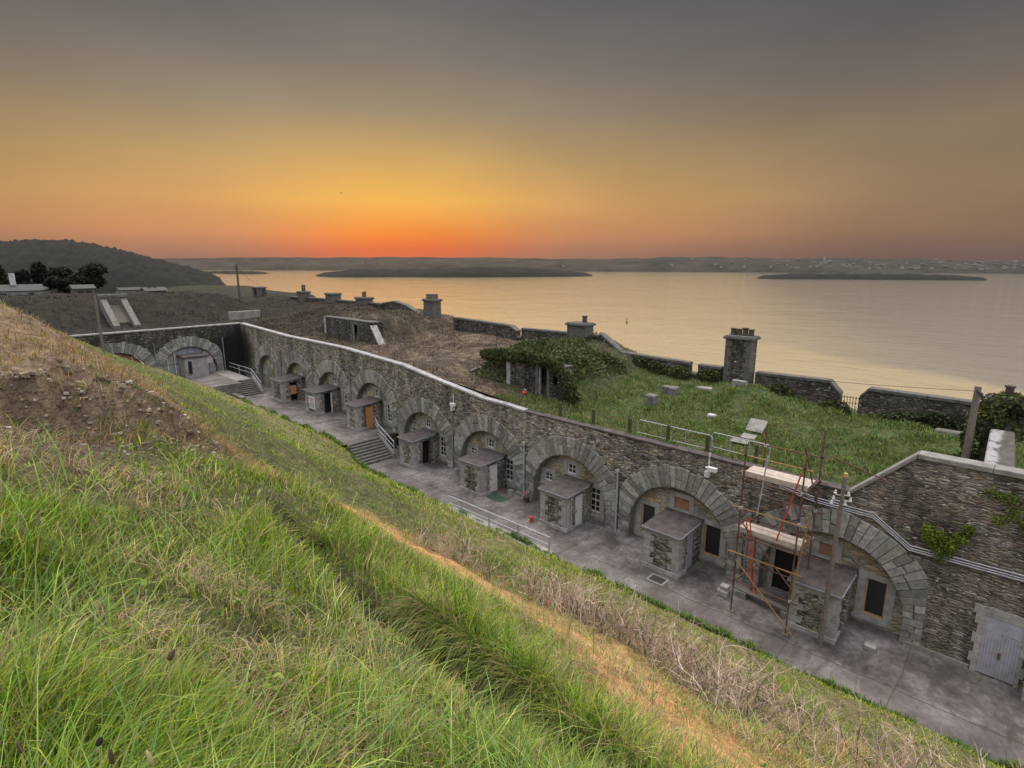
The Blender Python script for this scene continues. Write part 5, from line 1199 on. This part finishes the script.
# seed heads and dead stalks in the near grass
def seed_head(label, px, py, t, head, L, col, tilt):
    d = fwd+RT*((px-512)/555)-up*((py-384)/555); p = d*t; a, q, z = -p.x, p.y, p.z
    zg = mz(a, q); t_ = thing('plantain', a, q, zg, label, 'seed head', 'seed heads in the near grass')
    b = (a+tilt[0], q+tilt[1], zg-.02)
    MB().tube([b, (a+tilt[0]*.6, q+tilt[1]*.6, zg+(z-zg)*.6), (a, q, z-L*.5)], .0016, 5, (.3, .26, .13)).build('stem', M['twig'], t_)
    tp = Vector((-tilt[0]*.3, -tilt[1]*.3, L))
    P = [Vector((a, q, z-L*.5))+tp*f for f in (0, .12, .4, .75, 1.)]
    MB().tube(P, [head*.35, head*.9, head, head*.75, head*.2], 9, col).build('seed_spike', M['twig'], t_, True)
seed_head('drooping dark plantain head with a pinkish tip above the other seed heads', 168, 655, 1.55, .0085, .03, (.075, .045, .035), (.03, -.05))
seed_head('tall dark brown seed head nearest the left corner of the picture', 20, 746, 1.5, .006, .045, (.07, .045, .032), (.0, .01))
seed_head('small round black plantain head between two brown ones', 98, 741, 1.5, .009, .024, (.018, .014, .014), (.02, -.02))
seed_head('slim dark brown seed head at the lower edge', 111, 756, 1.45, .006, .05, (.06, .04, .03), (.0, .0))
seed_head('pale straw coloured seed head at the lower edge', 151, 757, 1.4, .0055, .045, (.34, .26, .15), (-.01, .02))
for px, py, t, h, lab in ((22, 548, 3.6, .42, 'dead grey stalk standing at the left edge of the grass'), (40, 540, 3.8, .38, 'dead pale stalk just right of the leftmost one'), (58, 556, 3.5, .22, 'short dead stalk in the grass near two taller ones')):
    d = fwd+RT*((px-512)/555)-up*((py-384)/555); p = d*t; a, q = -p.x, p.y; z = mz(a, q)
    t_ = thing('dead_stalk', a, q, z, lab, 'stalk'); MB().tube([(a, q, z-.02), (a+.015, q, z+h*.5), (a, q+.02, z+h)], [.007, .006, .004], 6, (.19, .14, .11)).build('stem', M['twig'], t_)
    mb = MB()
    for k in range(8): mb.tube([(a, q+.02, z+h*(.7+.04*k)), (a+random.uniform(-.03, .03), q+.02+random.uniform(-.03, .03), z+h*(.74+.04*k))], .004, 4, (.16, .11, .085))
    mb.build('dry_head', M['twig'], t_)
# bird and channel mark
d = (fwd+RT*((341-512)/555)-up*((193-384)/555))*170
t_ = thing('bird', -d.x, d.y, d.z, 'tiny dark bird flying in the orange sky', 'bird'); a, q, z = -d.x, d.y, d.z
mb = MB(); mb.tube([(a-.3, q, z), (a-.15, q, z+.03), (a+.1, q, z+.02), (a+.35, q, z)], [.02, .1, .1, .03], 8)
for s in (-1, 1): mb.add([(a-.12, q, z+.04), (a+.12, q, z+.04), (a+.05, q+s*.35, z+.22), (a-.08, q+s*.35, z+.24), (a-.02, q+s*.75, z+.1)], [(0, 1, 2, 3), (3, 2, 4)])
mb.build('bird_body', M['iron'], t_)
d = fwd+RT*((626.7-512)/555)-up*((323-384)/555); d = d*(WATER/d.z); a, q, z = -d.x, d.y, WATER
t_ = thing('channel_mark', a, q, z, 'tiny dark channel mark standing in the calm water', 'buoy')
MB().tube([(a, q, z-.5), (a, q, z+.9), (a, q, z+1.0), (a, q, z+3.2)], [1.0, .9, .25, .2], 10).build('float_body', M['iron'], t_); MB().tube([(a, q, z+3.2), (a, q, z+4.1)], [.5, .1], 8).build('topmark', M['iron'], t_)

# ------------------------------------------------------------------ evening haze
hz = MB().box(-6900, 6900, -6900, 6900, WATER-4.5, 180)
hm = bpy.data.materials.new('haze'); hm.use_nodes = True; ht = hm.node_tree; ht.nodes.clear()
pv = N(ht, 'ShaderNodeVolumePrincipled'); pv.inputs['Density'].default_value = 3.3e-5; pv.inputs['Color'].default_value = (.86, .84, .84, 1); pv.inputs['Anisotropy'].default_value = .86
ho_ = N(ht, 'ShaderNodeOutputMaterial'); link(ht, pv.outputs[0], ho_.inputs['Volume'])
if True:
    h_ = hz.build('haze', hm); tag(h_, kind='stuff')
